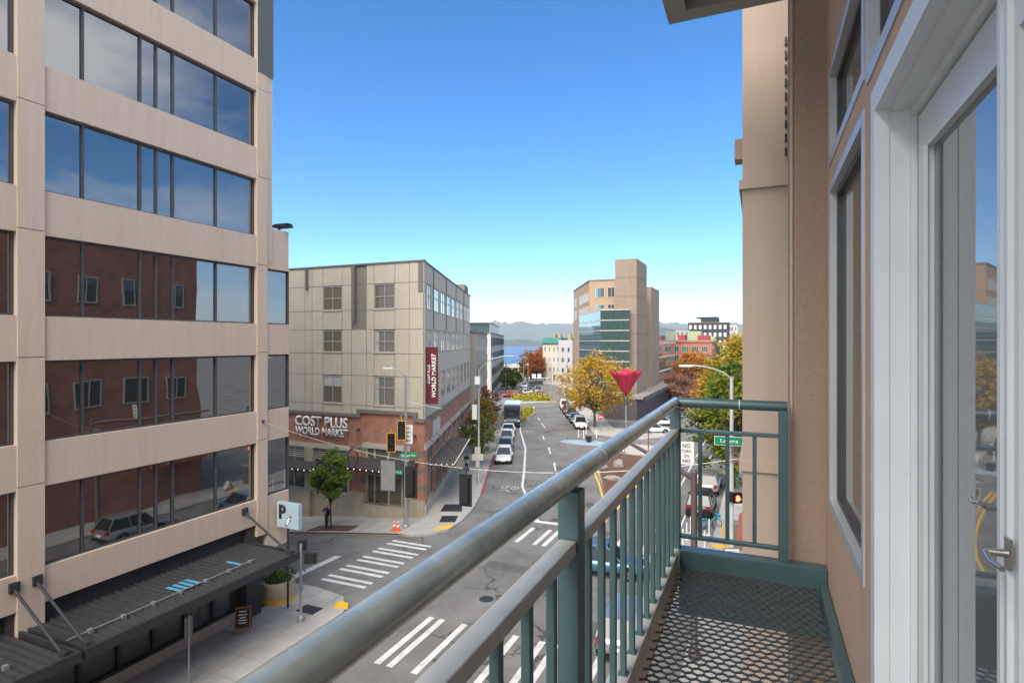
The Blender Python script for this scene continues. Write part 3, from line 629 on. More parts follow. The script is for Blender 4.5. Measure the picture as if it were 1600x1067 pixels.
# front awnings edged with bulbs
def awning(px0, px1, z, dep, nm='awning'):
    x0, x1 = wx(px0), wx(px1)
    aw = MB().add([(x0,WY-.1,z+.45),(x1,WY-.1,z+.45),(x1,WY-dep,z),(x0,WY-dep,z),(x0,WY-.1,z+.3),(x1,WY-.1,z+.3),(x1,WY-dep,z-.22),(x0,WY-dep,z-.22)], [(0,3,2,1),(4,5,6,7),(2,3,7,6),(0,4,7,3),(1,2,6,5),(0,1,5,4)]).build(nm, mat('awning_brown', (.05,.04,.036), .7, var=.2), wmb)
    mb = MB(); n = int((x1-x0)/.55)
    for k in range(n+1): mb.lathe([(.01,z-.12),(.028,z-.1),(.028,z-.05),(.01,z-.03)], x0+.05+k*(x1-x0-.1)/n, WY-dep-.03, 6)
    for e in (x0, x1):
        for q in range(3): mb.lathe([(.01,z-.05+q*.1),(.035,z-.03+q*.1),(.035,z+.02+q*.1),(.01,z+.04+q*.1)], e, WY-dep+.25+q*.35, 6)
    mb.build('bulbs', 'bulb', aw); return aw
awning(418, 500, 2.75, 1.0); awning(548, 655, 3.45, 1.7)
# side base
sbox('brick_frieze', 'bricks', wmb, .05, 31.5, -.1, .10, 5.2, 6.7)
sbox('cornice', 'wmdark', wmb, .12, 32.6, 0, .2, 6.72, 6.9); sbox('stone_lintel', 'cream', wmb, .05, 31.5, -.1, .14, 4.7, 5.2)
sbox('plinth', 'conc', wmb, .05, 31.5, -.1, .18, -.3, .8)
sbox('brick_pier', 'bricks', wmb, .12, 1.3, -.1, .10, .8, 4.7)
for k in range(9):
    t = 1.3+k*3.36
    sbox('brick_pier', 'bricks', wmb, t+2.6, t+3.36, -.1, .10, .8, 4.7); sbox('stone_band', MATS['rough_stone'], wmb, t+2.58, t+3.38, -.1, .13, 3.2, 3.5)
    wd = MB()
    for q in (0, 1.28, 2.52): wd.obox(R1(t+q,-.08,.8), D1*.08, N1*.1, Vector((0,0,3.9)))
    for q in (.8, 2.6, 3.4, 4.62): wd.obox(R1(t+.08,-.08,q), D1*1.2, N1*.09, Vector((0,0,.08))); wd.obox(R1(t+1.36,-.08,q), D1*1.16, N1*.09, Vector((0,0,.08)))
    wd = wd.build('shop_window', 'wframe', wmb)
    for c, d in ((t+.08, t+1.28), (t+1.36, t+2.52)):
        for z0, z1 in ((.88,2.6), (2.68,3.4), (3.48,4.62)): sbox('pane', 'glass2', wd, c, d, -.05, -.04, z0, z1)
def saw(t0, t1, z, w_):
    aw = MB().obox(R1(t0,.14,z), D1*(t1-t0), N1*w_, Vector((0,0,.2))).build('awning', MATS['awning_brown'], wmb)
    MB().obox(R1(t0+.02,.16,z+.2), D1*(t1-t0-.1), N1*(w_-.1), Vector((0,0,.012))).build('awning_top', mat('leafy_roof', (.085,.068,.058), .9, var=.5, vs=7), aw)
    mb = MB()
    for k in range(int((t1-t0)/.6)): p = R1(t0+.2+k*.6, w_+.16, z+.17); mb.lathe([(.01,p.z-.05),(.024,p.z-.03),(.024,p.z+.02),(.01,p.z+.04)], p.x, p.y, 6)
    for k in range(5): p = R1(t0-.03, .3+k*.4, z+.17); mb.lathe([(.01,p.z-.05),(.024,p.z-.03),(.024,p.z+.02),(.01,p.z+.04)], p.x, p.y, 6)
    mb.build('bulbs', 'bulb', aw)
    for t in (t0+.6, t0+3.6, t1-.6): MB().tube(R1(t,.1,z+2.0), R1(t+.2,w_-.1,z+.2), .02, n=6).build('stay_rod', 'dark', aw)
saw(1.2, 12.6, 3.35, 1.85); saw(19, 29, 3.35, 1.5)
# white shop letters panel on the brick frieze round the corner
sbox('pale_letters_panel', mat('pale_panel', (.5,.5,.48), .6, var=.3, vs=4), wmb, 3.2, 6.6, .10, .16, 5.25, 6.4)
# maroon banner
bp0 = R1(.35, .12, 0); bz0, bz1 = 8.05, 12.1
bn = tag(MB().obox((bp0.x,bp0.y-.06,bz0), Vector((.95,0,0)), Vector((0,.12,0)), Vector((0,0,bz1-bz0))).build('banner_sign', 'maroon', origin=(bp0.x,bp0.y,bz0)), 'tall maroon vertical banner with white lettering on the retail corner', 'sign')
text('lettering', 'WORLD MARKET', 'signw', bn, (bp0.x+.68, bp0.y-.075, bz0+2.0), (pi/2,-pi/2,0), 3.15, .36, .012, .03)
text('small_lettering', 'COST PLUS', 'signw', bn, (bp0.x+.28, bp0.y-.075, bz0+2.1), (pi/2,-pi/2,0), 1.35, .2, .012, .03)
MB().box(bp0.x-.1, bp0.x+.01, bp0.y-.03, bp0.y+.03, bz1-.3, bz1-.24).box(bp0.x-.1, bp0.x+.01, bp0.y-.03, bp0.y+.03, bz0+.24, bz0+.3).build('bracket', 'dark', bn)
# ================================================================ our own building, right
apt = empty('apartment_building', (5, 8, 0), 'tan stucco apartment wall with white framed windows and balcony door', 'building')
XW = .37
def wallgrid(x0, x1, ys, zs, holes):
    mb = MB()
    for a, b in zip(ys, ys[1:]):
        for c, d in zip(zs, zs[1:]):
            if any(h[0]-.001 <= a and b <= h[1]+.001 and h[2]-.001 <= c and d <= h[3]+.001 for h in holes): continue
            mb.box(x0, x1, a, b, c, d)
    return mb
ho = [(2.57,3.73,11.58,13.37), (2.57,3.73,13.52,14.02), (.55,2.37,11.05,13.34), (1.1,2.47,13.47,14.02)]
wallgrid(XW, XW+.32, [-6,.55,1.1,2.37,2.47,2.57,3.73,4.6], [6,11.05,11.58,13.34,13.37,13.47,13.52,14.02,19], ho).build('stucco_wall', mat('wall_stucco', (.58,.41,.315), .92, var=.13, vs=80, bump=.5, bs=230, streak=.05), apt)
box('room', mat('room_dark', (.2,.19,.17), .9), apt, XW+.5, 8, -6, 4.5, 6, 19)
MB().box(.188, XW-.001, 3.93, 4.6, 0, 19).build('pilaster', 'tan2', apt)
MB().box(.172, .186, 3.92, 3.96, 0, 19).build('corner_bead', 'tan', apt)
def window(y0, y1, z0, z1, f=.06, pane='roomglass'):
    x = XW
    wd = MB().box(x-.006, x+.05, y0-.02, y0+f, z0-.02, z1+.02).box(x-.006, x+.05, y1-f, y1+.02, z0-.02, z1+.02).box(x-.006, x+.05, y0+f, y1-f, z0-.02, z0+f).box(x-.006, x+.05, y0+f, y1-f, z1-f, z1+.02).build('window', mat('pale_aluminium', (.5,.52,.53), .4, .3, var=.08), apt)
    MB().box(x+.03, x+.07, y0+f, y0+f+.025, z0+f, z1-f).box(x+.03, x+.07, y1-f-.025, y1-f, z0+f, z1-f).box(x+.03, x+.07, y0+f+.025, y1-f-.025, z0+f, z0+f+.025).box(x+.03, x+.07, y0+f+.025, y1-f-.025, z1-f-.025, z1-f).build('sash', 'frame', wd)
    box('pane', pane, wd, x+.052, x+.06, y0+f+.025, y1-f-.025, z0+f+.025, z1-f-.025)
window(2.57, 3.73, 11.58, 13.37, .028); window(2.57, 3.73, 13.52, 14.02, .028); window(1.1, 2.47, 13.47, 14.02, .03)
# door recess
XD = .488
dr = MB().box(XW-.004, XW+.04, 2.33, 2.40, 11.05, 13.385).box(XW+.04, XW+.10, 2.335, 2.37, 11.05, 13.34).box(XW+.10, XD+.06, 2.315, 2.37, 11.05, 13.34).box(XW-.004, XW+.04, .5, 2.33, 13.30, 13.385).box(XW+.04, XW+.10, .55, 2.335, 13.29, 13.34).box(XW+.10, XD+.06, .55, 2.315, 13.26, 13.34).build('balcony_door', 'whitep', apt)
box('gasket', mat('gasket', (.33,.31,.22), .7), dr, XD+.0, XD+.012, 2.302, 2.313, 11.1, 13.25)
MB().box(XD, XD+.05, 2.20, 2.30, 11.08, 13.25).box(XD, XD+.05, 1.50, 1.60, 11.08, 13.25).box(XD, XD+.05, 1.60, 2.20, 13.12, 13.25).box(XD, XD+.05, 1.60, 2.20, 11.08, 11.25).box(XD-.012, XD, 2.185, 2.20, 11.25, 13.12).build('door_leaf', 'whitep', dr)
doorglass = glassmat('door_glass', (.15,.165,.17), 2.0, .02, .01)
box('pane', doorglass, dr, XD+.02, XD+.03, 1.60, 2.20, 11.25, 13.12)
box('curtain', mat('curtain', (.45,.48,.48), .9), dr, XD+.10, XD+.12, 1.0, 2.25, 11.1, 13.2)
MB().box(XD-.035, XD+.05, 1.385, 1.495, 11.08, 13.25).box(XD-.045, XD-.035, 1.41, 1.425, 11.08, 13.25).box(XD-.045, XD-.035, 1.445, 1.46, 11.08, 13.25).box(XD-.035, XD+.05, .6, 1.385, 11.08, 11.3).box(XD-.035, XD+.05, .6, 1.385, 13.1, 13.25).build('door_leaf', 'whitep', dr)
box('pane', doorglass, dr, XD, XD+.01, .6, 1.385, 11.3, 13.1)
def lever(y, z, x, d):
    mb = MB().tube((x,y,z),(x-.036,y,z),.008,n=12).path([Vector((x-.035,y,z)), Vector((x-.04,y+.015*d,z+.003)), Vector((x-.042,y+.05*d,z-.004)), Vector((x-.038,y+.09*d,z-.003))], .0052, 10)
    mb.box(x-.004, x+.002, y-.012, y+.012, z-.03, z+.03); mb.build('lever_handle', 'brass', dr, smooth=True)
lever(1.40, 12.09, XD-.045, -1); lever(1.56, 12.14, XD, 1)
# eave above
MB().box(-.71, 4, -6, 5.03, 15.42, 15.62).box(-.71, -.55, -6, 5.03, 15.2, 15.419).box(-.549, 4, 4.87, 5.03, 15.2, 15.419).build('eave', mat('eave_grey', (.30,.29,.27), .7, var=.06), apt)
# projecting bay further along
BYY = 6.0; bx = PY(1160, 533, BYY).x
for z0, z1 in ((0, 11.25), (11.34, 13.97), (14.06, 22)): MB().box(bx, 6, BYY, 12.5, z0, z1).build('bay_wall', 'tan', apt)
for z in (11.25, 13.97): MB().box(bx-.03, 6, BYY-.03, 12.5, z, z+.09).build('string_course', 'tan', apt)
MB().box(bx-.075, bx, BYY+.1, BYY+.3, 14.30, 14.5).build('wall_lantern', 'tan2', apt)
t = MB()
for k in range(9): t.box(PY(1226,533,BYY).x, PY(1229.5,533,BYY).x, BYY-.03, BYY, 14.25+k*.13, 14.32+k*.13)
t.build('vent_grille', 'dark', apt)
# brick wing, seen mirrored in the office windows
box('brick_wing', 'bricko', apt, .1, 18, 12.5, 33, 0, 20.5); box('brick_parapet', 'cream', apt, -.1, 18, 12.45, 33.1, 20.5, 21)
box('stucco_wing', 'bricko', apt, XW+.33, 18, -30, 3.9, 0, 11.0); box('back_wing', 'bricko', apt, XW+.4, 18, -30, -6.05, 11.0, 21)
for fz in (4.5, 8, 11.5, 15):
    for k in range(6):
        y = 14+k*3.2
        wd = MB().box(.02, .14, y, y+1.7, fz, fz+.1).box(.02, .14, y, y+1.7, fz+1.8, fz+1.9).box(.02,.14,y,y+.08,fz+.1,fz+1.8).box(.02,.14,y+1.62,y+1.7,fz+.1,fz+1.8).box(.03,.14,y+.81,y+.89,fz+.1,fz+1.8).build('brick_wing_window', 'wframe', apt)
        box('pane', 'glass2', wd, .06, .09, y+.08, y+.81, fz+.1, fz+1.8); box('pane', 'glass2', wd, .06, .09, y+.89, y+1.62, fz+.1, fz+1.8)
aw = MB().add([(.05,28,4.2),(.05,32.6,4.2),(-1.0,32.6,3.4),(-1.0,28,3.4),(.05,28,4.1),(.05,32.6,4.1),(-1.0,32.6,3.1),(-1.0,28,3.1)], [(0,1,2,3),(7,6,5,4),(3,2,6,7),(0,3,7,4),(1,5,6,2)]).build('shop_awning', mat('rust_awning', (.42,.12,.07), .7, var=.15), apt)
# ================================================================ the balcony
ZF = 11.05; XR = -.505; YE = 3.87; ZK = ZF+.11
bal = empty('balcony', (0, 2, ZF), 'narrow steel balcony with teal railing and open mesh floor', 'balcony')
def bevel(o, w=.004, seg=2):
    m = o.modifiers.new('bevel', 'BEVEL'); m.width = w; m.segments = seg; m.limit_method = 'ANGLE'; return o
tr = MB().tube((XR,-1.6,ZF+1.054),(XR,YE-.01,ZF+1.054),.032,n=24); tr.build('top_rail', 'rail', bal, smooth=True)
MB().tube((XR-.0,YE+.0,ZF+1.054),(.155,YE,ZF+1.054),.0316,n=24).build('end_rail', 'teal', bal, smooth=True)
bm = bmesh.new(); bmesh.ops.create_uvsphere(bm, u_segments=24, v_segments=12, radius=.0322); me = bpy.data.meshes.new('rail_elbow'); bm.to_mesh(me); bm.free()
eb = bpy.data.objects.new('rail_elbow', me); C.objects.link(eb); eb.parent = bal; eb.location = (XR, YE-2, 1.054); me.materials.append(M['rail'])
for p in me.polygons: p.use_smooth = True
for y in (1.91, 2.9): MB().tube((XR,y-.004,ZF+1.054),(XR,y+.004,ZF+1.054),.0328,n=24).build('weld_bead', mat('weld', (.5,.5,.48), .5, .3), bal, smooth=True)
MB().tube((-.12,YE,ZF+1.054),(-.112,YE,ZF+1.054),.0324,n=24).build('weld_bead', MATS['weld'], bal, smooth=True)
for y in (1.61, YE, -.65): bevel(MB().box(XR-.032, XR+.032, y-.032, y+.032, ZK-.002, ZF+1.02).build('post', 'teal', bal))
bevel(MB().box(.105, .16, YE-.03, YE+.03, ZF-.02, ZF+1.03).build('post', 'teal', bal))
zm = 11.932
midrail = mat('worn_flat_bar', (.43,.43,.40), .42, .05, var=.12, vs=8)
for y0, y1 in ((1.645, YE-.034), (-.615, 1.575)): bevel(MB().box(XR-.026, XR+.026, y0, y1, zm-.04, zm).build('mid_rail', midrail, bal))
n = 13
for s0, s1 in ((1.61, YE), (-.65, 1.61)):
    for k in range(1, n):
        y = s0+(s1-s0)*k/n
        bevel(MB().box(XR-.012, XR+.012, y-.012, y+.012, ZK-.001, zm-.041).build('baluster', 'teal', bal), .002, 1)
        MB().box(XR-.019, XR+.019, y-.019, y+.019, ZK, ZK+.007).build('weld_foot', 'teal', bal)
ze = 11.25
bevel(MB().box(XR+.033, .104, YE-.015, YE+.015, ZF+.86, ZF+.885).build('end_bar', 'teal', bal)); bevel(MB().box(XR+.033, .104, YE-.018, YE+.018, ze-.025, ze).build('end_bar', 'teal', bal))
for px in (1094, 1136.5, 1179): x = PY(px, 533, YE).x; bevel(MB().box(x-.012, x+.012, YE-.012, YE+.012, ze+.001, ZF+.859).build('baluster', 'teal', bal), .002, 1)
bevel(MB().box(XR-.055, XR+.028, -1.6, YE+.05, ZK-.008, ZK).box(XR-.055, XR-.047, -1.6, YE+.05, ZF-.12, ZK-.0081).box(XR+.02, XR+.028, -1.6, YE-.05, ZF-.1, ZK-.0081).build('kerb_channel', midrail, bal), .002, 1)
bevel(MB().box(XR+.029, XW-.004, YE-.05, YE+.05, ZK-.008, ZK).box(XR+.029, XW-.004, YE-.05, YE-.042, ZF-.3, ZK-.0081).box(XR+.029, XW-.004, YE+.042, YE+.05, ZF-.1, ZK-.0081).build('end_channel', 'teal', bal), .002, 1)
bevel(MB().box(XW-.05, XW-.006, -1.6, YE-.051, ZF-.1, ZF+.03).build('wall_channel', 'teal', bal), .002, 1)
MB().box(XR+.03, XW-.051, 1.6, 1.65, ZF-.1, ZF-.02).build('cross_beam', 'teal', bal)
# open mesh floor: honeycomb strands
mb = MB(); a = .047; hx = a*math.sqrt(3)/2; x0, x1, y0, y1 = XR+.03, XW-.052, .4, YE-.053
def strand(p, q):
    p = Vector((p[0],p[1],0)); q = Vector((q[0],q[1],0))
    for u in (p, q):
        if not (x0 < u.x < x1 and y0 < u.y < y1): return
    d = (q-p).normalized(); nn = Vector((-d.y,d.x,0))*.0034; z0 = Vector((0,0,ZF-.009)); z1 = Vector((0,0,ZF))
    mb.add([p-nn+z0, q-nn+z0, q+nn+z0, p+nn+z0, p-nn+z1, q-nn+z1, q+nn+z1, p+nn+z1], [(4,5,6,7),(0,1,5,4),(2,3,7,6),(3,2,1,0)])
side = .029; W_ = side*math.sqrt(3)
j = 0; y = y0
while y < y1:
    x = x0+(W_/2 if j % 2 else 0)
    while x < x1:
        strand((x, y), (x+W_/2, y+side/2)); strand((x+W_/2, y+side/2), (x+W_, y)); strand((x+W_/2, y+side/2), (x+W_/2, y+side*1.5)); x += W_
    y += side*1.5; j += 1
tag(mb.build('mesh_floor', mat('grate_steel', (.085,.105,.105), .42, .35, var=.15, vs=12), bal), kind='stuff')
# ================================================================ far buildings
def flatwin(par, m_frame, m_glass, org, ax, nrm, w, h, nx=2, nz=1, f=.07, name='window'):
    """window lying on a wall: org lower corner, ax unit along wall, nrm outward"""
    o = Vector(org); up = Vector((0,0,1)); mb = MB()
    mb.obox(o, ax*f, nrm*.05, up*h); mb.obox(o+ax*(w-f), ax*f, nrm*.05, up*h); mb.obox(o+ax*f, ax*(w-2*f), nrm*.05, up*f); mb.obox(o+ax*f+up*(h-f), ax*(w-2*f), nrm*.05, up*f)
    for i in range(1, nx): mb.obox(o+ax*(w*i/nx-f/2)+up*f, ax*f, nrm*.045, up*(h-2*f))
    wd = mb.build(name, m_frame, par)
    cw = (w-f)/nx
    for i in range(nx): MB().obox(o+ax*(f+cw*i)+up*f+nrm*.01, ax*(cw-f), nrm*.015, up*(h-2*f)).build('pane', m_glass, wd)
    return wd
EX = Vector((1,0,0)); EYv = Vector((0,1,0)); NY = Vector((0,-1,0))
tower = empty('brown_tower', (-14, 96, 0), 'brown panelled tower with a teal glass bay and tall blank shaft', 'building')
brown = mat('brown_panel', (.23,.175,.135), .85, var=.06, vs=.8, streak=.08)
YS = 96.0
def tx(px, Y=YS): return PY(px, 533, Y).x
def tz(py, px, Y=YS): return PY(px, py, Y).z
sx0, sx1 = tx(961), tx(994.7); zt = tz(403, 994); sy1 = PX(1010.6, 533, sx1).y
zc_ = [0]+[zt-3.15*k for k in range(8, -1, -1)]; zc_ = [z for z in zc_ if z >= 0]
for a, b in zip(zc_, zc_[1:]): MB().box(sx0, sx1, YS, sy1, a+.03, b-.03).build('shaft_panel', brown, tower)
MB().box(sx0+.06, sx1-.06, YS+.06, sy1-.06, 0, zt-.1).build('shaft_core', 'wmdark', tower)
# right pier, dark slot with a tall window
YP = sy1+2; px1 = PX(1030, 533, sx1-.3).y
MB().box(sx1-8, sx1-.3, sy1+6.5, px1, 0, tz(447,1022,sy1+6)).build('right_pier', brown, tower)
MB().box(sx1-8, sx1-1.6, sy1, sy1+6.5, 0, tz(447,1015,sy1+4)-.8).build('dark_slot_wall', mat('dark_brown', (.12,.095,.075), .8), tower)
flatwin(tower, 'wframe', 'tglass', (sx1-1.6, sy1+1.5, 2), EYv, EX, 4.2, 13.5, 2)
flatwin(tower, 'wframe', 'signw', (sx1-1.6, sy1+1.2, tz(447,1015,sy1+4)-2.6), EYv, EX, 5, 1.5, 1)
MB().box(sx1-9, sx1-.5, px1, px1+26, 0, 15.5).build('rear_wing', 'tglass', tower)
for z in (3,6,9,12,15.4): MB().box(sx1-9.05, sx1-.4, px1+.02, px1+26.05, z, z+.35).build('rear_spandrel', 'cream', tower)
# upper brown block
YB = 104.5; bx0, bx1 = tx(921, YB), sx0; zb = tz(439, 921, YB)
t_b = Vector((bx0, YB, 0)); e_b = PY(896, 533, 125); DL = Vector((e_b.x-bx0, 125-YB, 0)); L_b = DL.length; DL.normalize(); NLF = Vector((-DL.y, DL.x, 0))
MB().prism([(bx0,YB),(bx1,YB),(bx1,YB+25),tuple((t_b+DL*L_b).to_2d())], 0, zb).build('upper_block', mat('sunlit_tint_brown', (.34,.235,.15), .85, var=.06, vs=.8), tower)  # panel brown with the sunlit warmth put into its base colour
MB().prism([(bx0-.1,YB-.1),(bx1,YB-.1),(bx1,YB+25),tuple((t_b+DL*L_b+NLF*.1).to_2d())], zb, zb+.25).build('roof_cap', 'wmdark', tower)
for py0, py1 in ((449,464.5), (475.5,482)):
    z1, z0 = tz(py0, 935, YB), tz(py1, 935, YB)
    for a, b in ((930.5,945), (949.5,961)):
        flatwin(tower, 'wframe', 'tglass' if a < 940 else 'glass2', (tx(a,YB), YB-.005, z0), EX, NY, tx(b,YB)-tx(a,YB)-.05, z1-z0, 2)
for z0, z1 in ((tz(470,921,YB), tz(455,921,YB)), (tz(494,921,YB), tz(477,921,YB))):
    for t, w_ in ((1.0,3.2), (4.9,2.3), (7.9,2.3), (10.6,2.3), (17.5,2.6)): flatwin(tower, 'cream', 'blind', t_b+DL*t+NLF*.004+Vector((0,0,z0)), DL, NLF, w_, z1-z0, 1)
# teal glass bay
YG = 94.6; gx0, gx1 = tx(938, YG), tx(983.5, YG); zg = tz(484, 938, YG); g0 = Vector((gx0, YG, 0)); ge = PY(905, 533, 112); DG = Vector((ge.x-gx0, 112-YG, 0)); LG = DG.length; DG.normalize(); NG = Vector((-DG.y, DG.x, 0))
MB().prism([(gx0+.1,YG+.15),(gx1-.1,YG+.15),(gx1-.1,YB),tuple((g0+DG*(LG-.2)-NG*.2).to_2d())], 3.5, zg-.05).build('bay_core', 'wmdark', tower)
lv = [zg-1.72*k for k in range(9)]
fm = MB()
for z in lv: fm.box(gx0, gx1, YG-.06, YG+.1, z-.08, z+.06); fm.obox(g0+NG*.06+Vector((0,0,z-.08)), DG*LG, NG*-.15, Vector((0,0,.14)))
fm.build('glass_bay_rail', 'wframe', tower)
gb = MB().box(gx0, gx1, YG, YG+.03, 3.4, 3.6).build('glass_bay', 'frame', tower)
nx = 6
for z1, z0 in zip(lv, lv[1:]):
    for k in range(nx):
        w_ = (gx1-gx0)/nx; MB().box(gx0+k*w_+.02, gx0+(k+1)*w_-.02, YG, YG+.03, z0+.07, z1-.09).build('pane', glassmat('dark_teal_glass', (.05,.09,.085), 1.7, .03, .10, .25, metal=.25), gb)
    for k in range(8): MB().obox(g0+DG*(k*LG/8+.02)+Vector((0,0,z0+.07)), DG*(LG/8-.04), NG*-.03, Vector((0,0,z1-z0-.16))).build('pane', 'tglass', gb)
# podium along both streets
PR = sx1+1.0; pod = [(tx(950,91),91),(PR,91),(PR,130),(-26,130),tuple((g0+DG*LG+NG*.6).to_2d())]
MB().prism(pod, -.2, 3.4).build('podium', mat('podium_purple', (.085,.07,.072), .6, var=.15), tower)
MB().prism([(tx(950,91)-.2,90.8),(PR+1.0,90.8),(PR+1.0,130),(-26,130),tuple((g0+DG*LG+NG*.8).to_2d())], 3.4, 3.75).build('podium_canopy', mat('canopy_grey', (.22,.20,.18), .8), tower)
mb = MB()
for k in range(16): mb.box(PR+1.0, PR+1.5, 91.5+k*2.4, 93.1+k*2.4, 3.1, 3.6)
mb.build('canopy_shades', 'dark', tower)
# brick block and dark apartments up the right street
bb = empty('brick_warehouse', (-5, 150, 0), 'low red brick building with green windows behind orange trees', 'building')
Yb = 150.0
x0, x1 = PY(1036,533,Yb).x, PY(1113,533,Yb).x
brk = mat('far_brick', (.34,.12,.09), .85, var=.1, vs=1); ztop = PY(1080,534,Yb).z
box('wall', brk, bb, x0, x1, Yb, Yb+22, 0, ztop); box('cornice', mat('far_cornice', (.30,.16,.13), .8), bb, x0-.2, x1+.2, Yb-.25, Yb+22.2, ztop, ztop+.5)
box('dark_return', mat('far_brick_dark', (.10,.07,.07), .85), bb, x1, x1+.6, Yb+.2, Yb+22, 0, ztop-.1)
gw = glassmat('green_glass', (.03,.09,.08), 1.6, .05, .05)
for py0, py1 in ((541,549), (555,564), (571,580)):
    for a, b in ((1042,1046), (1050,1061), (1065.5,1076), (1081,1091.5), (1096.5,1106)):
        flatwin(bb, 'wframe', gw, (PY(a,533,Yb).x, Yb-.004, PY(1075,py1,Yb).z), EX, NY, PY(b,533,Yb).x-PY(a,533,Yb).x, (py1-py0)/FPX*157, 3 if b-a > 6 else 1)
for k, (a, b, p, m_) in enumerate(((1059,1070,523,'red_box'), (1090,1107,523.5,'red_box'), (1075,1095,517,'sage_box'), (1107,1117,525,'sage_box'))):
    mm = mat(m_, (.28,.035,.045) if m_ == 'red_box' else (.27,.32,.20), .8, var=.06); y_ = Yb+6+(8 if 'sage' in m_ else 0)
    box('roof_storey', mm, bb, PY(a,533,y_).x, PY(b,533,y_).x, y_, y_+6, ztop-1, PY(a,p,y_).z)
def simple_block(name, label, px0, px1, pytop, Y, col, rows, cols, depth=18, wincol='glass2', z0=0, rowh=3.1, base=3.5, fr='wframe', cat='building', ww=.55):
    x0, x1 = PY(px0,533,Y).x, PY(px1,533,Y).x; zt = PY((px0+px1)/2, pytop, Y).z
    e = empty(name, ((x0+x1)/2, Y, 0), label, cat); box('wall', mat(name+'_wall', col, .85, var=.07, vs=.6), e, x0, x1, Y, Y+depth, z0, zt)
    box('roof_cap', 'wmdark', e, x0-.1, x1+.1, Y-.1, Y+depth, zt, zt+.3)
    st = (x1-x0)/cols
    for r in range(rows):
        for k in range(cols):
            z = zt-rowh*(r+1)+.6
            if z < base: continue
            flatwin(e, fr, wincol, (x0+st*(k+(1-ww)/2), Y-.004, z), EX, NY, st*ww, rowh*.55, 2)
    return e, x0, x1, zt
da, x0, x1, zt = simple_block('dark_apartments', 'charcoal apartment block with pale windows on the skyline', 1075, 1137, 504, 260, (.03,.033,.04), 5, 8, 20, 'blind', rowh=3.3)
box('penthouse', MATS['dark_apartments_wall'], da, PY(1095,533,262).x, PY(1121,533,262).x, 262, 276, zt, PY(1100,496,262).z); box('roof_plane', 'dark', da, PY(1087,533,262).x, PY(1121,533,262).x, 261.8, 276, PY(1100,496,262).z, PY(1100,496,262).z+.35)
simple_block('white_apartments', 'narrow white apartment block right of the charcoal one', 1137, 1152, 507, 275, (.55,.54,.52), 5, 3, 20)
simple_block('grey_townhouse', 'small grey gabled block left of the charcoal apartments', 1056, 1076, 515, 250, (.30,.28,.26), 3, 3, 16)
simple_block('white_shed', 'low white building between warehouse and maple tree', 1114, 1137, 536, 190, (.60,.60,.58), 2, 4, 14)
simple_block('skyline_block', 'grey block at the far right beside the tan wall', 1150, 1175, 520, 300, (.42,.42,.43), 5, 4, 16)
# beyond the retail building on the left of the curving street
def street_block(name, label, t0, t1, n, zt, col, rows, rowh, depth=16, fr='wframe', gl='glass2', band=False, nwin=None, cat='building'):
    e = empty(name, R1(t0, n), label, cat); w_ = mat(name+'_wall', col, .85, var=.06, vs=.7)
    MB().obox(R1(t0,n,-.3), D1*(t1-t0), N1*-depth, Vector((0,0,zt+.3))).build('wall', w_, e); MB().obox(R1(t0-.1,n+.1,zt), D1*(t1-t0+.2), N1*-depth, Vector((0,0,.3))).build('roof_cap', 'wmdark', e)
    nwin = nwin or int((t1-t0)/3)
    for r in range(rows):
        z = zt-rowh*(r+1)+.75
        if z < .8: continue
        for k in range(nwin):
            st = (t1-t0)/nwin; flatwin(e, fr, gl, R1(t0+st*(k+.14), n+.004, z), D1, N1, st*.72, rowh*.56, 2)
        for k in range(max(1, int(depth/4))): flatwin(e, fr, gl, R1(t0-.004, n-.8-k*4-2.6, z), N1, -D1, 2.6, rowh*.56, 2)
    return e
street_block('putty_annex', 'narrow putty coloured annex behind the retail building', 34.5, 54, .5, 13.6, (.34,.32,.27), 4, 3.4)
wo = street_block('white_offices', 'white office block with rounded bands of windows near the water', 86, 150, -1.0, 14.2, (.42,.41,.385), 4, 3.5, 30, 'frame', 'glass')
MB().obox(R1(87,-1.4,14.5), D1*40, N1*-14, Vector((0,0,2.2))).build('glass_penthouse', 'tglass', wo); MB().obox(R1(86.5,-1,16.7), D1*42, N1*-15, Vector((0,0,.3))).build('penthouse_roof', 'signw', wo)
# grey and white apartment buildings right of the street end
gh = empty('grey_apartments', PD(870,533,165), 'pale grey apartment house with dark green mansard roof', 'building'); gh.location.z = 0
Yg = PD(870,533,165).y
def gx(px): return PY(px, 533, Yg).x
gz_t = PY(860, 536, Yg).z
box('wall', mat('apartment_cream', (.45,.42,.34), .85), gh, gx(848), gx(875), Yg, Yg+25, 0, gz_t); box('pale_wall', mat('apartment_pale', (.38,.375,.385), .85), gh, gx(875)+.02, gx(897), Yg-1.5, Yg+25, 0, PY(880,533,Yg).z+.4)
MB().add([(gx(847),Yg-.5,gz_t),(gx(875),Yg-.5,gz_t),(gx(875),Yg+1.2,gz_t+1.6),(gx(847),Yg+1.2,gz_t+1.6),(gx(847),Yg+20,gz_t+1.6),(gx(875),Yg+20,gz_t+1.6),(gx(847),Yg+20,gz_t),(gx(875),Yg+20,gz_t)], [(0,1,2,3),(3,2,5,4),(0,3,4,6),(1,7,5,2),(6,4,5,7)]).build('mansard_roof', mat('green_roof', (.02,.13,.115), .6, var=.15), gh)
for px in (860, 868, 884): box('chimney', mat('chimney_tan', (.32,.24,.12), .8), gh, gx(px), gx(px+4.5), Yg+2, Yg+3.5, gz_t+.5, gz_t+2.7)
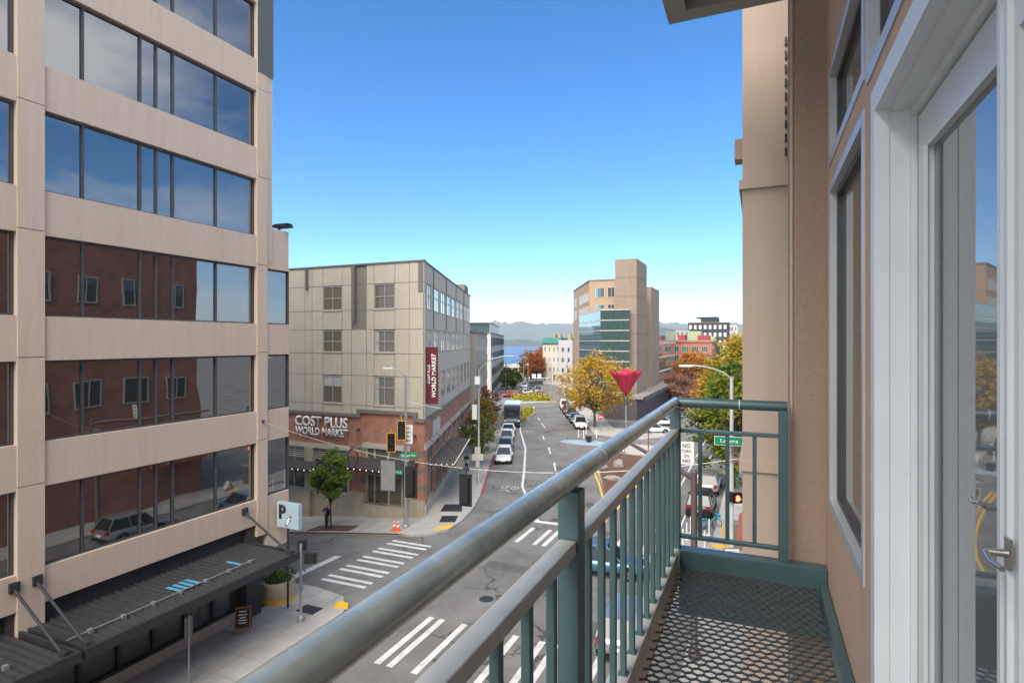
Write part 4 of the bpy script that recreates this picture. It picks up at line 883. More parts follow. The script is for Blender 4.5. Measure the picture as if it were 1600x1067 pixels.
for r in range(5):
    for px in (850, 857, 864, 870): flatwin(gh, 'signw', 'glass2', (gx(px), Yg-.004, gz_t-2.9*(r+1)+.5), EX, NY, gx(px+3.4)-gx(px), 1.5, 2)
    for px in (880, 889): flatwin(gh, 'wframe', 'glass2', (gx(px), Yg-1.504, gz_t-2.9*(r+1)+.5), EX, NY, .75, 1.3, 1)
# pier shed at the street end
pe = empty('pier_shed', PD(795,560,230), 'long low pier shed with pale flat roof at the end of the street', 'building'); pe.location.z = 0
Yp = PD(795,560,230).y
def ppx(px): return PY(px, 533, Yp).x
box('roof', 'kerb', pe, ppx(750), ppx(818), Yp, Yp+20, 2.0, 2.8); box('wall', mat('shed_wall', (.10,.10,.10), .8), pe, ppx(752), ppx(816), Yp+4, Yp+18, -.2, 2.0)
for px in (785, 798, 808): box('post', 'conc', pe, ppx(px), ppx(px)+.7, Yp+.4, Yp+1, -.2, 2.0)
for px in (806,): box('stair_tower', 'signw', pe, ppx(px), ppx(px+6), Yp+10, Yp+13, 2.8, 7.0)
# ================================================================ vehicles
def loft(secs):
    mb = MB(); k = len(secs[0]); vs = [v for s in secs for v in s]; fs = []
    for i in range(len(secs)-1): fs += [(i*k+j, i*k+(j+1) % k, (i+1)*k+(j+1) % k, (i+1)*k+j) for j in range(k)]
    fs += [tuple(range(k-1,-1,-1)), tuple(range((len(secs)-1)*k, len(secs)*k))]
    return mb.add(vs, fs)
def wheel_mesh(r, w_=.22):
    n = 20; prof = [(r*.62,-w_/2),(r*.94,-w_/2),(r,-w_*.36),(r,w_*.36),(r*.94,w_/2),(r*.62,w_/2)]
    mb = MB(); vs = []; fs = []
    for rr, x in prof: vs += [(x, rr*cos(2*pi*i/n), rr*sin(2*pi*i/n)) for i in range(n)]
    for k in range(5): fs += [(k*n+i, (k+1)*n+i, (k+1)*n+(i+1) % n, k*n+(i+1) % n) for i in range(n)]
    t = mb.add(vs, fs).mesh('tyre')
    mb = MB().tube((-w_*.38,0,0),(w_*.38,0,0),r*.63,n=n)
    for k in range(5):
        a = 2*pi*k/5; d = Vector((0,cos(a),sin(a))); e = Vector((0,-sin(a),cos(a)))
        for sx in (-1, 1): mb.obox(Vector((sx*w_*.38,0,0))+d*.04-e*.035, d*r*.55, e*.07, Vector((sx*.02,0,0)))
    return t, mb.mesh('rim')
TY, RM = wheel_mesh(.33)
TY.materials.append(M['tyre']); RM.materials.append(M['rim'])
def paint(name, col, rough=.25, metal=.3): return mat('paint_'+name, col, rough, metal, var=0, spec=.6)
PAINT = dict(white=paint('white', (.70,.71,.72), .25, 0), silver=paint('silver', (.42,.43,.45), .3, .7), grey=paint('grey', (.13,.14,.15), .3, .5), dark=paint('dark', (.03,.032,.036), .25, .3), red=paint('red', (.30,.02,.025), .25, .2), teal=paint('teal', (.16,.27,.30), .3, .3), blue=paint('blue', (.10,.20,.30), .3, .5))
def make_car(kind, paintm):
    L_, W_, Hh = {'sedan': (4.6,1.8,1.45), 'suv': (4.65,1.86,1.70), 'hatch': (4.2,1.76,1.5)}[kind]
    e = empty('car', (0,0,0)); h = L_/2; hw = W_/2; suv = kind == 'suv'
    belt = .98 if suv else .90; hood = .93 if suv else .80; boot = {'sedan': .92, 'suv': 1.02, 'hatch': .96}[kind]
    st = [(-h,.74,.42,boot-.22),(-h+.12,.93,.30,boot-.06),(-h+.5,.99,.22,boot),(-h*.45,1,.2,belt+.02),(0,1,.2,belt),(h*.36,1,.2,belt-.02),(h-.95,.985,.22,hood),(h-.3,.93,.26,hood-.09),(h-.06,.84,.32,hood-.2),(h,.74,.42,hood-.32)]
    secs = []
    for y, k, zb, zt in st:
        a = hw*k; secs.append([Vector((-a*.9,y,zb)),Vector((a*.9,y,zb)),Vector((a,y,zb+(zt-zb)*.3)),Vector((a,y,zb+(zt-zb)*.72)),Vector((a*.9,y,zt)),Vector((0,y,zt+.035)),Vector((-a*.9,y,zt)),Vector((-a,y,zb+(zt-zb)*.72)),Vector((-a,y,zb+(zt-zb)*.3))])
    b = loft(secs).build('body', paintm, e, smooth=True)
    m = b.modifiers.new('sub', 'SUBSURF'); m.levels = 1; m.render_levels = 1
    # greenhouse
    yb0, yb1, yr0, yr1 = {'sedan': (-h+.75,h-1.25,-h+1.35,h-2.15), 'suv': (-h+.15,h-1.25,-h+.5,h-2.0), 'hatch': (-h+.2,h-1.1,-h+.75,h-1.95)}[kind]
    bw, rw = hw*.90, hw*.70; zt = Hh-.06
    lo = [Vector((-bw,yb0,belt-.03)),Vector((bw,yb0,belt-.03)),Vector((bw,yb1,belt-.05)),Vector((-bw,yb1,belt-.05))]; hi = [Vector((-rw,yr0,zt)),Vector((rw,yr0,zt)),Vector((rw,yr1,zt)),Vector((-rw,yr1,zt))]
    MB().add(lo+hi, [(0,1,5,4),(1,2,6,5),(2,3,7,6),(3,0,4,7),(4,5,6,7)]).build('windows', 'carglass', e)
    rf = loft([[Vector((-rw*1.03*k,y,zt-.02)),Vector((rw*1.03*k,y,zt-.02)),Vector((rw*k*.92,y,zt+.05*q)),Vector((0,y,zt+.075*q)),Vector((-rw*k*.92,y,zt+.05*q))] for y, k, q in ((yr0-.05,.97,.2),(yr0+.2,1,.9),((yr0+yr1)/2,1.01,1),(yr1-.25,1,.9),(yr1+.06,.96,.2))]).build('roof', paintm, e, smooth=True)
    for i in range(4): MB().tube(lo[i]*1.0, hi[i], .045, .04, 6).build('pillar', paintm, e)
    for q in (.42, .72) if suv else (.5,):
        for sx in (1, -1):
            MB().tube(Vector((sx*bw, yb0+(yb1-yb0)*q, belt-.03)), Vector((sx*rw, yr0+(yr1-yr0)*q, zt)), .035, .03, 6).build('pillar', paintm, e)
    for sx in (1, -1):
        for yy in (-h*.60, h*.62):
            wv = MB().tube((sx*(hw-.21),yy,.33),(sx*(hw+.004),yy,.33),.40,n=20).build('wheel', 'black', e)
            t = bpy.data.objects.new('tyre', TY); C.objects.link(t); t.parent = wv; t.location = (sx*(hw-.09),yy,.33); r = bpy.data.objects.new('rim', RM); C.objects.link(r); r.parent = wv; r.location = t.location
        MB().obox((sx*hw*.50,h-.16,hood-.33), Vector((sx*hw*.36,-.10,.03)), Vector((0,.12,-.03)), Vector((0,0,.15))).build('headlight', 'headl', e)
        MB().box(sx*hw*.58, sx*hw*.90, -h+.0, -h+.14, boot-.28, boot-.10).build('taillight', 'taill', e)
        MB().box(sx*(hw*.95), sx*(hw*1.13), yb1-.30, yb1-.16, belt-.02, belt+.13).build('mirror', paintm, e)
    MB().box(-hw*.5, hw*.5, h-.10, h+.008, .36, hood-.36).build('grille', 'black', e); MB().box(-.26, .26, h, h+.025, .36, .49).build('number_plate', 'signw', e); MB().box(-.26, .26, -h-.02, -h+.02, .55, .68).build('number_plate', 'signw', e)
    MB().box(-hw*.86, hw*.86, h-.14, h-.02, .22, .33).box(-hw*.86, hw*.86, -h+.01, -h+.14, .26, .36).build('bumper_trim', 'black', e)
    return e
PROTO = {}
def car(kind, pn, loc, rz, label, group):
    first = kind not in PROTO
    if first: PROTO[kind] = make_car(kind, PAINT['white']); o = PROTO[kind]
    else: o = copy_tree(PROTO[kind])
    o.location = loc; o.rotation_euler = (0,0,rz); tag(o, label, 'car', group)
    for c in o.children:
        if c.name.split('.')[0] in ('body', 'roof', 'pillar', 'mirror'): c.material_slots[0].link = 'OBJECT'; c.material_slots[0].material = PAINT[pn]
    return o
gl, gr, ga, gf = 'cars parked along the left kerb', 'cars parked along the right kerb', 'cars parked at an angle', 'cars waiting at the far junction'
TOUS = A1+pi
for kind, pn, t, n, lb in (('hatch','white',19.6,4.85,'white hatchback first in the row beside the red kerb'), ('sedan','silver',25.4,4.75,'silver saloon second from the red kerb'), ('hatch','white',31,4.7,'white hatchback third from the red kerb'), ('sedan','white',36.6,4.7,'white saloon parked right in front of the dark truck')):
    car(kind, pn, R1(t,n), TOUS, lb, gl)
for kind, pn, t, n, lb in (('suv','white',43,14.9,'white car nearest the yellow tree in the right hand row'), ('sedan','teal',48.6,14.6,'pale teal saloon second in the right hand row'), ('suv','grey',54.3,14.4,'grey car third in the right hand row'), ('sedan','red',60,14.2,'red saloon fourth in the right hand row'), ('suv','white',66,14.1,'white car last in the right hand row')):
    car(kind, pn, R1(t,n), TOUS, lb, gr)
for k, (kind, pn, px, py, lb) in enumerate((('hatch','white',1022,676,'white hatchback nearest in the angled row by the tower'), ('sedan','white',1034,664,'white saloon second in the angled row by the tower'), ('suv','blue',1043,655,'blue car in the middle of the angled row'), ('sedan','dark',1050,648,'black saloon in the angled row under the railing'), ('hatch','red',1058,641,'red hatchback far in the angled row'), ('sedan','silver',1062,636,'silver saloon last in the angled row'))):
    car(kind, pn, G(px, py), radians(-62), lb, ga)
for kind, pn, px, py, rz, lb in (('hatch','red',843,621,TOUS,'red car coming through the far junction with lights on'), ('suv','silver',841,613,TOUS,'silver car behind the red one at the far junction'), ('suv','dark',832,608,TOUS,'black car stopped further back at the far junction'), ('sedan','white',818,616,TOUS-.9,'white saloon turning behind the yellow shrubs'), ('suv','red',801,620,TOUS-1.3,'dark red car behind the left yellow shrubs'), ('sedan','white',819,605,TOUS,'white saloon furthest down the street'), ('sedan','silver',827,613,TOUS,'silver saloon between white and black cars at the junction')):
    car(kind, pn, G(px, py), rz, lb, gf)
car('suv', 'blue', G(940, 893), radians(-82), 'blue car crossing the junction behind the balcony railing', 'cars on the near streets')
car('suv', 'dark', (-3.95,44.5,0), 0, 'black car parked behind the bicycle on the right street', 'cars on the near streets')
car('suv', 'silver', (-3.95,51,0), 0, 'silver car parked ahead of the black one by the maple', 'cars on the near streets')
car('suv', 'silver', (-5.2,24.2,0), radians(4), 'silver car below the balcony mirrored in the office window', 'cars on the near streets')
# dark box truck
tk = empty('box_truck', R1(45.5,5.0), 'dark blue truck with wide windscreen parked at the left kerb', 'truck', rz=TOUS)
def lb_(name, m, *a): o = MB().box(*a); o = bpy.data.objects.new(name, o.mesh(name)); C.objects.link(o); o.data.materials.append(M[m] if isinstance(m, str) else m); o.parent = tk; return o
navy = paint('navy', (.03,.04,.06), .4, 0)
lb_('cargo_box', PAINT['white'], -1.2,1.2,-3.4,1.6,.9,3.35); lb_('cab', navy, -1.18,1.18,1.62,3.3,.5,3.2); lb_('windscreen', 'carglass', -1.05,1.05,3.28,3.33,1.75,2.75); lb_('bumper', 'black', -1.2,1.2,3.3,3.48,.4,.8); lb_('grille', 'grey', -.8,.8,3.3,3.34,.95,1.35)
lb_('visor', navy, -1.15,1.15,3.3,3.5,2.8,3.15); lb_('chassis', 'black', -.9,.9,-3.3,3.2,.4,.88)
for sx in (1,-1):
    lb_('headlight', 'headl', sx*.85,sx*1.12,3.3,3.36,.95,1.2); lb_('mirror', 'black', sx*1.25,sx*1.42,3.0,3.1,1.8,2.4)
    for yy in (-2.2, 2.5):
        o = bpy.data.objects.new('wheel', MB().tube((sx*.85,yy,.45),(sx*1.18,yy,.45),.45,n=18).mesh('wheel')); C.objects.link(o); o.parent = tk; o.data.materials.append(M['tyre'])
# ================================================================ trees
def tree(name, label, base, height, trunk_h, cr, czr, cols, n_leaf, leaf=.2, seed=1, trunk_r=.14, group=None, clumps=60, cat='tree', bare=.0):
    rnd = random.Random(seed); base = Vector(base)
    e = empty(name, base, label, cat, group); top = base+Vector((0,0,height)); cc = base+Vector((0,0,height-czr))
    mb = MB(); p = base-Vector((0,0,.1)); seg = [p]
    for k in range(4): p = p+Vector((rnd.uniform(-.06,.06)*trunk_h*.3, rnd.uniform(-.06,.06)*trunk_h*.3, (trunk_h+.3)/4)); seg.append(p)
    for k in range(4): mb.tube(seg[k], seg[k+1], trunk_r*(1-.12*k), trunk_r*(1-.12*(k+1)), 9, cap=False)
    cents = []
    for k in range(clumps):
        while True:
            d = Vector((rnd.uniform(-1,1), rnd.uniform(-1,1), rnd.uniform(-1,1)))
            if .15 < d.length < 1: break
        rr = d.length**.45; d = d.normalized()*rr*rnd.uniform(.68,1.14)
        flare = 1-.35*max(0, d.z)
        cents.append(cc+Vector((d.x*cr*flare, d.y*cr*flare, d.z*czr)))
    nb = 0
    for c in cents:
        if rnd.random() < .55:
            mid = seg[-1].lerp(c, .45)+Vector((rnd.uniform(-.1,.1)*cr, rnd.uniform(-.1,.1)*cr, .1*czr)); r0 = trunk_r*.42
            st = seg[rnd.choice((3,4,4))]
            mb.tube(st, mid, r0, r0*.55, 6, cap=False); mb.tube(mid, c, r0*.55, .012, 5, cap=False)
    mb.build('trunk', 'bark', e, smooth=True)
    vs = []; fs = []; per = max(1, n_leaf//clumps)
    for c in cents:
        sr = rnd.uniform(.14,.30)*min(cr, czr)*1.1
        for k in range(int(per*rnd.uniform(.5,1.5))):
            g = Vector((rnd.gauss(0,.55), rnd.gauss(0,.55), rnd.gauss(0,.42)))*sr; q = c+g
            u = Vector((rnd.uniform(-1,1), rnd.uniform(-1,1), rnd.uniform(-.7,.7))).normalized(); v = u.cross(Vector((rnd.uniform(-1,1), rnd.uniform(-1,1), rnd.uniform(-1,1)))).normalized()
            s = leaf*rnd.uniform(.4,1.3); i = len(vs); nrm = u.cross(v)*s*.18
            vs += [q-u*s, q+v*s*.55+nrm, q+u*s, q-v*s*.55+nrm]; fs.append((i,i+1,i+2,i+3))
    mb = MB(); mb.v = vs; mb.f = fs
    mb.build('crown', leafmat(name+'_leaves', cols), e); return e
GRN, YEL, ORG, DKG, RUS = (.06,.13,.02), (.42,.27,.025), (.42,.14,.025), (.025,.06,.015), (.22,.065,.035)
def gpt(px, py): return G(px, py)
tp = G(517, 828); tp.z += KH
tree('street_tree', 'slim green street tree beside the man at the retail wall', tp, 5.7, 1.9, 1.2, 1.85, [(.08,.15,.03),(.13,.23,.04),(.18,.29,.05),(.23,.31,.05),YEL], 4200, .14, 3, .075, 'street trees')
tree('street_tree', 'broad golden street tree by the red sculpture', R1(42.8,17.0,KH), 10.4, 2.8, 5.7, 4.0, [(.22,.17,.02),YEL,(.50,.33,.03),(.46,.24,.03),ORG], 6800, .20, 8, .24, 'street trees', 120)
for k, (t, n, cols, hh, lb) in enumerate(((16.2,2.7,[(.05,.09,.02),(.10,.14,.03),(.16,.17,.03),(.26,.18,.03)],5.7,'dark green street tree nearest the side awning'), (22.5,2.7,[(.08,.10,.02),(.18,.15,.03),(.28,.17,.03),RUS],6.3,'green and rust street tree behind the nearest one on the left kerb'), (29,2.7,[(.16,.1,.025),RUS,(.28,.12,.03)],7.0,'rusty thin street tree furthest along the retail wall'))):
    tree('street_tree', lb, R1(t,n-.3,KH), hh, 2.4, 1.6, 2.2, cols, 2200, .16, 20+k, .1, 'street trees', 50)
tree('maple_tree', 'green maple beside the right pavement lamp post', (-2.0,52,KH), 10.2, 2.0, 3.3, 4.5, [DKG,GRN,(.13,.19,.02),(.3,.27,.03),YEL], 9500, .21, 31, .2, 'trees along the right street', 120)
tree('maple_tree', 'yellow and green maple behind the lamp post', (-1.8,64,KH), 13.0, 2.4, 4.0, 5.2, [GRN,(.2,.22,.03),(.4,.3,.03),YEL,ORG], 8500, .24, 33, .2, 'trees along the right street', 110)
tree('maple_tree', 'orange tree left of the green maple', (-5.4,84,0), 8.0, 2.2, 2.9, 2.9, [YEL,(.5,.25,.03),ORG,(.45,.2,.06)], 6000, .24, 35, .2, 'trees along the right street', 90)
tree('plane_tree', 'wide orange tree in front of the brick warehouse', PD(1083,610,135)*1.0-Vector((0,0,PD(1083,610,135).z)), 10.2, 3, 4.6, 3.0, [(.35,.16,.03),ORG,(.5,.25,.04),(.4,.2,.05)], 4500, .28, 37, .3, 'trees along the right street', 90)
tree('plane_tree', 'dusty pink tree below the orange one', PD(1076,610,112)-Vector((0,0,PD(1076,610,112).z)), 6.2, 1.5, 3.6, 2.6, [(.22,.10,.08),(.30,.16,.11),(.2,.16,.06)], 3500, .25, 38, .2, 'trees along the right street', 60)
tree('plane_tree', 'small rust tree left of the dusty pink one', PD(1050,610,120)-Vector((0,0,PD(1050,610,120).z)), 5.2, 1.2, 2.6, 2.2, [RUS,(.3,.12,.07),(.25,.16,.06)], 2000, .25, 39, .2, 'trees along the right street', 40)
tree('plane_tree', 'orange tree on the skyline by the tan wall', PD(1152,600,150)-Vector((0,0,PD(1152,600,150).z)), 13.0, 3, 5, 4.8, [ORG,(.5,.25,.04),(.4,.16,.04)], 3000, .3, 40, .2, 'trees along the right street', 50)
for k, (px, d, hh, cr, cols, lb) in enumerate(((824,172,9.6,3.2,[(.3,.15,.03),(.42,.22,.04),YEL],'golden brown tree at the street end'), (838,165,9.4,3.2,[RUS,(.34,.11,.03),ORG],'rust red tree beside the golden one at the street end'), (849,178,10.6,3.6,[(.36,.11,.025),ORG,(.4,.17,.04)],'bright orange tree next to the grey apartments'), (793,150,5.6,2.2,[DKG,GRN,(.2,.14,.03)],'dark green tree by the pier shed'), (803,150,5.2,1.8,[DKG,GRN,(.3,.22,.03)],'mixed green and gold tree left of the far signals'))):
    b_ = PD(px, 600, d); b_.z = 0; tree('far_tree', lb, b_, hh, 2, cr, hh*.42, cols, 2600, .32, 50+k, .18, 'trees at the street end', 60)
def shrub(name, label, pts, hgt, cols, n, leaf, seed, cat='shrub', group=None, rad=.5):
    rnd = random.Random(seed); vs = []; fs = []; o0 = Vector(pts[0])
    for k in range(n):
        i = rnd.randrange(len(pts)-1) if len(pts) > 1 else 0; q = Vector(pts[i]).lerp(Vector(pts[min(i+1, len(pts)-1)]), rnd.random())
        q = q+Vector((rnd.gauss(0,rad*.5), rnd.gauss(0,rad*.5), abs(rnd.gauss(0,.5))*hgt))
        u = Vector((rnd.uniform(-1,1), rnd.uniform(-1,1), rnd.uniform(-.2,1))).normalized(); v = u.orthogonal().normalized(); s = leaf*rnd.uniform(.6,1.2); i = len(vs)
        vs += [q-u*s, q+v*s*.5, q+u*s, q-v*s*.5]; fs.append((i,i+1,i+2,i+3))
    mb = MB(); mb.v = vs; mb.f = fs; o = mb.build(name, leafmat(name+'_leaf', cols), origin=o0); return tag(o, label, cat, group)
YS_ = [(.35,.33,.03),(.45,.38,.04),(.2,.24,.03)]
shrub('yellow_shrubs', 'low yellow shrubs filling the splitter island', [R1(48,5.7,.15),R1(54,6.6,.15),R1(60,7.6,.15)], 1.0, YS_, 1500, .22, 3, group='island shrubs', rad=.8)
shrub('yellow_shrubs', 'yellow shrub hedge across the far median', [R1(79,4.5,.15),R1(79.5,12,.15)], 1.3, YS_, 1600, .25, 4, group='island shrubs', rad=.9)
shrub('yellow_shrubs', 'small green shrub right of the red car', [R1(80,15.5,.1),R1(80,17,.1)], 1.0, [GRN,(.3,.28,.04)], 400, .22, 5, group='island shrubs', rad=.6)
# ================================================================ people
def person(name, label, loc, rz, J, mats, scale=1.0, kids=None):
    e = empty(name, loc, label, 'person', rz=rz)
    P = dict(pelvis=(0,0,.93), waist=(0,0,1.08), chest=(0,0,1.32), neck=(0,0,1.47), head0=(0,.01,1.55), head1=(0,.015,1.68),
             shL=(-.17,0,1.41), elL=(-.23,0,1.13), wrL=(-.22,.06,.9), haL=(-.215,.09,.82), shR=(.17,0,1.41), elR=(.23,0,1.13), wrR=(.22,.06,.9), haR=(.215,.09,.82),
             hiL=(-.09,0,.88), knL=(-.1,.02,.5), anL=(-.1,0,.09), toL=(-.11,.15,.04), hiR=(.09,0,.88), knR=(.1,.02,.5), anR=(.1,0,.09), toR=(.11,.15,.04))
    P.update(J); R = dict(pelvis=(.15,.11), waist=(.135,.1), chest=(.165,.11), neck=(.055,.055), head0=(.075,.085), head1=(.08,.095), hiL=(.095,.1), hiR=(.095,.1), knL=.062, knR=.062, anL=.045, anR=.045, toL=(.042,.03), toR=(.042,.03), shL=.068, shR=.068, elL=.045, elR=.045, wrL=.033, wrR=.033, haL=(.04,.022), haR=(.04,.022))
    E = [('pelvis','waist'),('waist','chest'),('chest','neck'),('neck','head0'),('head0','head1'),('chest','shL'),('shL','elL'),('elL','wrL'),('wrL','haL'),('chest','shR'),('shR','elR'),('elR','wrR'),('wrR','haR'),('pelvis','hiL'),('hiL','knL'),('knL','anL'),('anL','toL'),('pelvis','hiR'),('hiR','knR'),('knR','anR'),('anR','toR')]
    ks = list(P); me = bpy.data.meshes.new('body'); me.from_pydata([Vector(P[k])*scale for k in ks], [(ks.index(a), ks.index(b)) for a, b in E], [])
    o = bpy.data.objects.new('body', me); C.objects.link(o); bpy.context.view_layer.objects.active = o
    sm = o.modifiers.new('skin', 'SKIN'); sv = me.skin_vertices[0].data
    for i, k in enumerate(ks): r = R[k]; sv[i].radius = (r[0]*scale, r[1]*scale) if isinstance(r, tuple) else (r*scale, r*scale); sv[i].use_root = (k == 'pelvis')
    sm.use_smooth_shade = True; o.modifiers.new('sub', 'SUBSURF').render_levels = 2; o.modifiers['sub'].levels = 2
    bpy.context.view_layer.update(); m2 = bpy.data.meshes.new_from_object(o.evaluated_get(bpy.context.evaluated_depsgraph_get())); bpy.data.objects.remove(o)
    m2.materials.clear()
    for m_ in mats: m2.materials.append(m_)          # skin, top, trousers, shoes, hair
    for p in m2.polygons:
        c = p.center/scale; p.use_smooth = True
        hand = min((c-Vector(P['haL'])).length, (c-Vector(P['haR'])).length, (c-Vector(P['wrL'])).length, (c-Vector(P['wrR'])).length) < .07
        arm = min((c-Vector(P['elL'])).length, (c-Vector(P['elR'])).length) < .2
        if hand: k = 0
        elif c.z > 1.50: k = 4 if (c.z > 1.67 or (c.y < .0 and c.z > 1.56)) else 0
        elif c.z > .95 or arm: k = 1
        elif c.z > .1: k = 2
        else: k = 3
        p.material_index = k
    b = bpy.data.objects.new('body', m2); C.objects.link(b); b.parent = e
    mb = MB().add([(-.012*scale,.105*scale,1.6*scale),(.012*scale,.105*scale,1.6*scale),(0,.135*scale,1.59*scale),(0,.105*scale,1.645*scale)], [(0,1,2),(1,3,2),(3,0,2)])
    return e
cl = lambda n, c: mat('cloth_'+n, c, .85, var=.12, vs=9)
tp2 = G(511, 829); tp2.z += KH
man = person('person', 'person in dark jacket and purple shirt leaning by the street tree, hand raised', tp2, pi-.1, dict(elR=(.31,.10,1.2), wrR=(.16,.19,1.42), haR=(.11,.17,1.5), knL=(-.09,.05,.5), anL=(.03,.06,.09), toL=(.03,.2,.04)), [M['skin'], cl('black',(.018,.018,.022)), cl('charcoal',(.03,.032,.03)), M['black'], M['hair']])
MB().obox((tp2.x-.07,tp2.y-.135,tp2.z+1.12), Vector((.12,0,0)), Vector((0,.03,0)), Vector((0,0,.30))).build('shirt_front', cl('purple',(.16,.08,.30)), None)
for o in [q for q in bpy.data.objects if q.name == 'shirt_front']: o.data.transform(Matrix.Translation(-man.location)); o.parent = man; o.data.transform(Matrix.Rotation(-man.rotation_euler.z, 4, 'Z'))
gp_ = G(729, 738); gp_.z += KH
person('person', 'person in black carrying a pale bag along the side pavement', gp_, A1+pi, dict(knL=(-.1,.12,.5), anL=(-.1,.1,.09), toL=(-.1,.24,.05), knR=(.1,-.05,.5), anR=(.1,-.16,.1), toR=(.1,-.03,.05), wrR=(.2,.16,1.05), haR=(.16,.2,1.02)), [M['skin'], cl('black',(.018,.018,.022)), cl('black',(.018,.018,.022)), M['black'], mat('auburn', (.12,.05,.03), .7)])
bag = tag(MB().box(gp_.x+.02, gp_.x+.34, gp_.y-.32, gp_.y-.2, gp_.z+.85, gp_.z+1.2).build('shoulder_bag', cl('cream',(.6,.52,.45)), origin=(gp_.x+.18,gp_.y-.26,gp_.z+.85)), 'pale bag held by the person on the side pavement', 'bag')
pf = G(1081, 628); person('person', 'dark clothed person far along the right street', pf, 0, {}, [M['skin'], cl('black',(.018,.018,.022)), cl('charcoal',(.03,.032,.03)), M['black'], M['hair']])
# ================================================================ street furniture
FW = pi/2
def sign_text(par, lines, m, c, rz, w, h, size=1):
    """lines of lettering on a sign face; c centre of the face, rz its turn about z (0 faces -Y)"""
    nrm = Vector((sin(rz), -cos(rz), 0)); k = len(lines)
    for i, (s_, ww, hh, dz) in enumerate(lines): text('lettering', s_, m, par, Vector(c)+nrm*.004+Vector((0,0,dz)), (pi/2,0,rz), ww, hh, .003, .012)
def plate(name, m, c, rz, w, h, par=None, th=.02, origin=None):
    ax = Vector((cos(rz), sin(rz), 0)); nrm = Vector((sin(rz), -cos(rz), 0)); c = Vector(c)
    return MB().obox(c-ax*w/2-nrm*th-Vector((0,0,h/2)), ax*w, nrm*th, Vector((0,0,h))).build(name, m, par, origin=origin)
# combined lamp and signal pole on the retail corner
b0 = G(634, 826); b0.z += KH; d0 = 38.6
zz = lambda py, d: CAMH-(py-533)/FPX*d
lp = empty('lamp_post', b0, 'grey lamp post with signals and street name signs on the retail corner', 'lamp post')
ztop = zz(586, d0)
MB().lathe([(.22,b0.z),(.22,b0.z+.12),(.13,b0.z+.2),(.09,ztop)], b0.x, b0.y, 14).build('pole', 'grey', lp, smooth=True)
rv = Vector((cY, sY, 0))
arm = [b0+Vector((0,0,ztop-b0.z-.1)), b0-rv*.5+Vector((0,0,ztop-b0.z+.35)), b0-rv*.95+Vector((0,0,ztop-b0.z+.5))]
MB().path(arm, .035, 8).build('arm', 'grey', lp)
h = arm[-1]; MB().obox(h-rv*.55-Vector((sY*-.12,cY*.12,.05)), rv*.6, Vector((-sY*.25,cY*.25,0)), Vector((0,0,.11))).build('lantern', 'signw', lp); MB().lathe([(.04,h.z+.08),(.04,h.z+.16)], h.x-rv.x*.25, h.y-rv.y*.25, 8).build('photocell', 'black', lp)
def signal(par, c, rz, backplate=True, edge=None, name='signal_head'):
    ax = Vector((cos(rz), sin(rz), 0)); nrm = Vector((sin(rz), -cos(rz), 0)); c = Vector(c)
    mb = MB().obox(c-ax*.15-Vector((0,0,.5)), ax*.3, -nrm*.2, Vector((0,0,1.0)))
    if backplate: mb.obox(c-ax*.27-Vector((0,0,.64))-nrm*.06, ax*.54, -nrm*.02, Vector((0,0,1.28)))
    hd = mb.build(name, 'black', par)
    for k, z in enumerate((.33, 0, -.33)):
        p = c+Vector((0,0,z)); m2 = MB(); vs = []; n = 12
        for q, r in ((0,.13),(.22,.14)): vs += [p+nrm*(q+.002)+ax*(r*cos(pi*i/n))+Vector((0,0,r*sin(pi*i/n)-.0)) for i in range(n+1)]
        m2.add(vs, [(i,i+1,n+2+i,n+1+i) for i in range(n)]); m2.build('visor', 'black', hd)
        m3 = MB(); m3.add([p+nrm*.004+ax*(.115*cos(2*pi*i/n))+Vector((0,0,.115*sin(2*pi*i/n))) for i in range(n)]+[p+nrm*.001+ax*(.115*cos(2*pi*i/n))+Vector((0,0,.115*sin(2*pi*i/n))) for i in range(n)], [tuple(range(n)), *[(i+n,(i+1)%n+n,(i+1)%n,i) for i in range(n)]]); m3.build('lens', mat(('lens_red','lens_amber','lens_green')[k], ((.10,.012,.01),(.10,.06,.01),(.012,.07,.045))[k], .25, var=0), hd)
    if edge:
        mb = MB()
        for sx in (-1, 1): mb.obox(c+ax*(sx*.27-.02)-Vector((0,0,.64))-nrm*.05, ax*.04, nrm*.012, Vector((0,0,1.28)))
        for sz in (-.64, .60): mb.obox(c-ax*.25+Vector((0,0,sz))-nrm*.05, ax*.5, nrm*.012, Vector((0,0,.04)))
        mb.build('yellow_edge', 'yellow', hd)
    return hd
# street name plates on that pole
for s_, w_, px0, px1, py, rz in (('Western Ave', 1.12, 625, 650, 711, radians(40)), ('Lenora St', .95, 608, 633, 736.5, radians(-8))):
    px = (px0+px1)/2; c = PD(px, py, 38.3); pl_ = plate('street_name_plate', 'green', c, rz, w_, .34, lp); sign_text(pl_, [(s_, w_*.84, .2, 0)], 'signw', c, rz, w_, .34)
c = PD(638, 678, 38.2); pl_ = plate('no_turn_plate', 'signw', c, .25, .58, 1.25, lp); sign_text(pl_, [('NO',.36,.15,.42),('TURN',.4,.13,.14),('ON',.3,.13,-.14),('RED',.36,.13,-.42)], 'signb', c, .25, 1, 1)
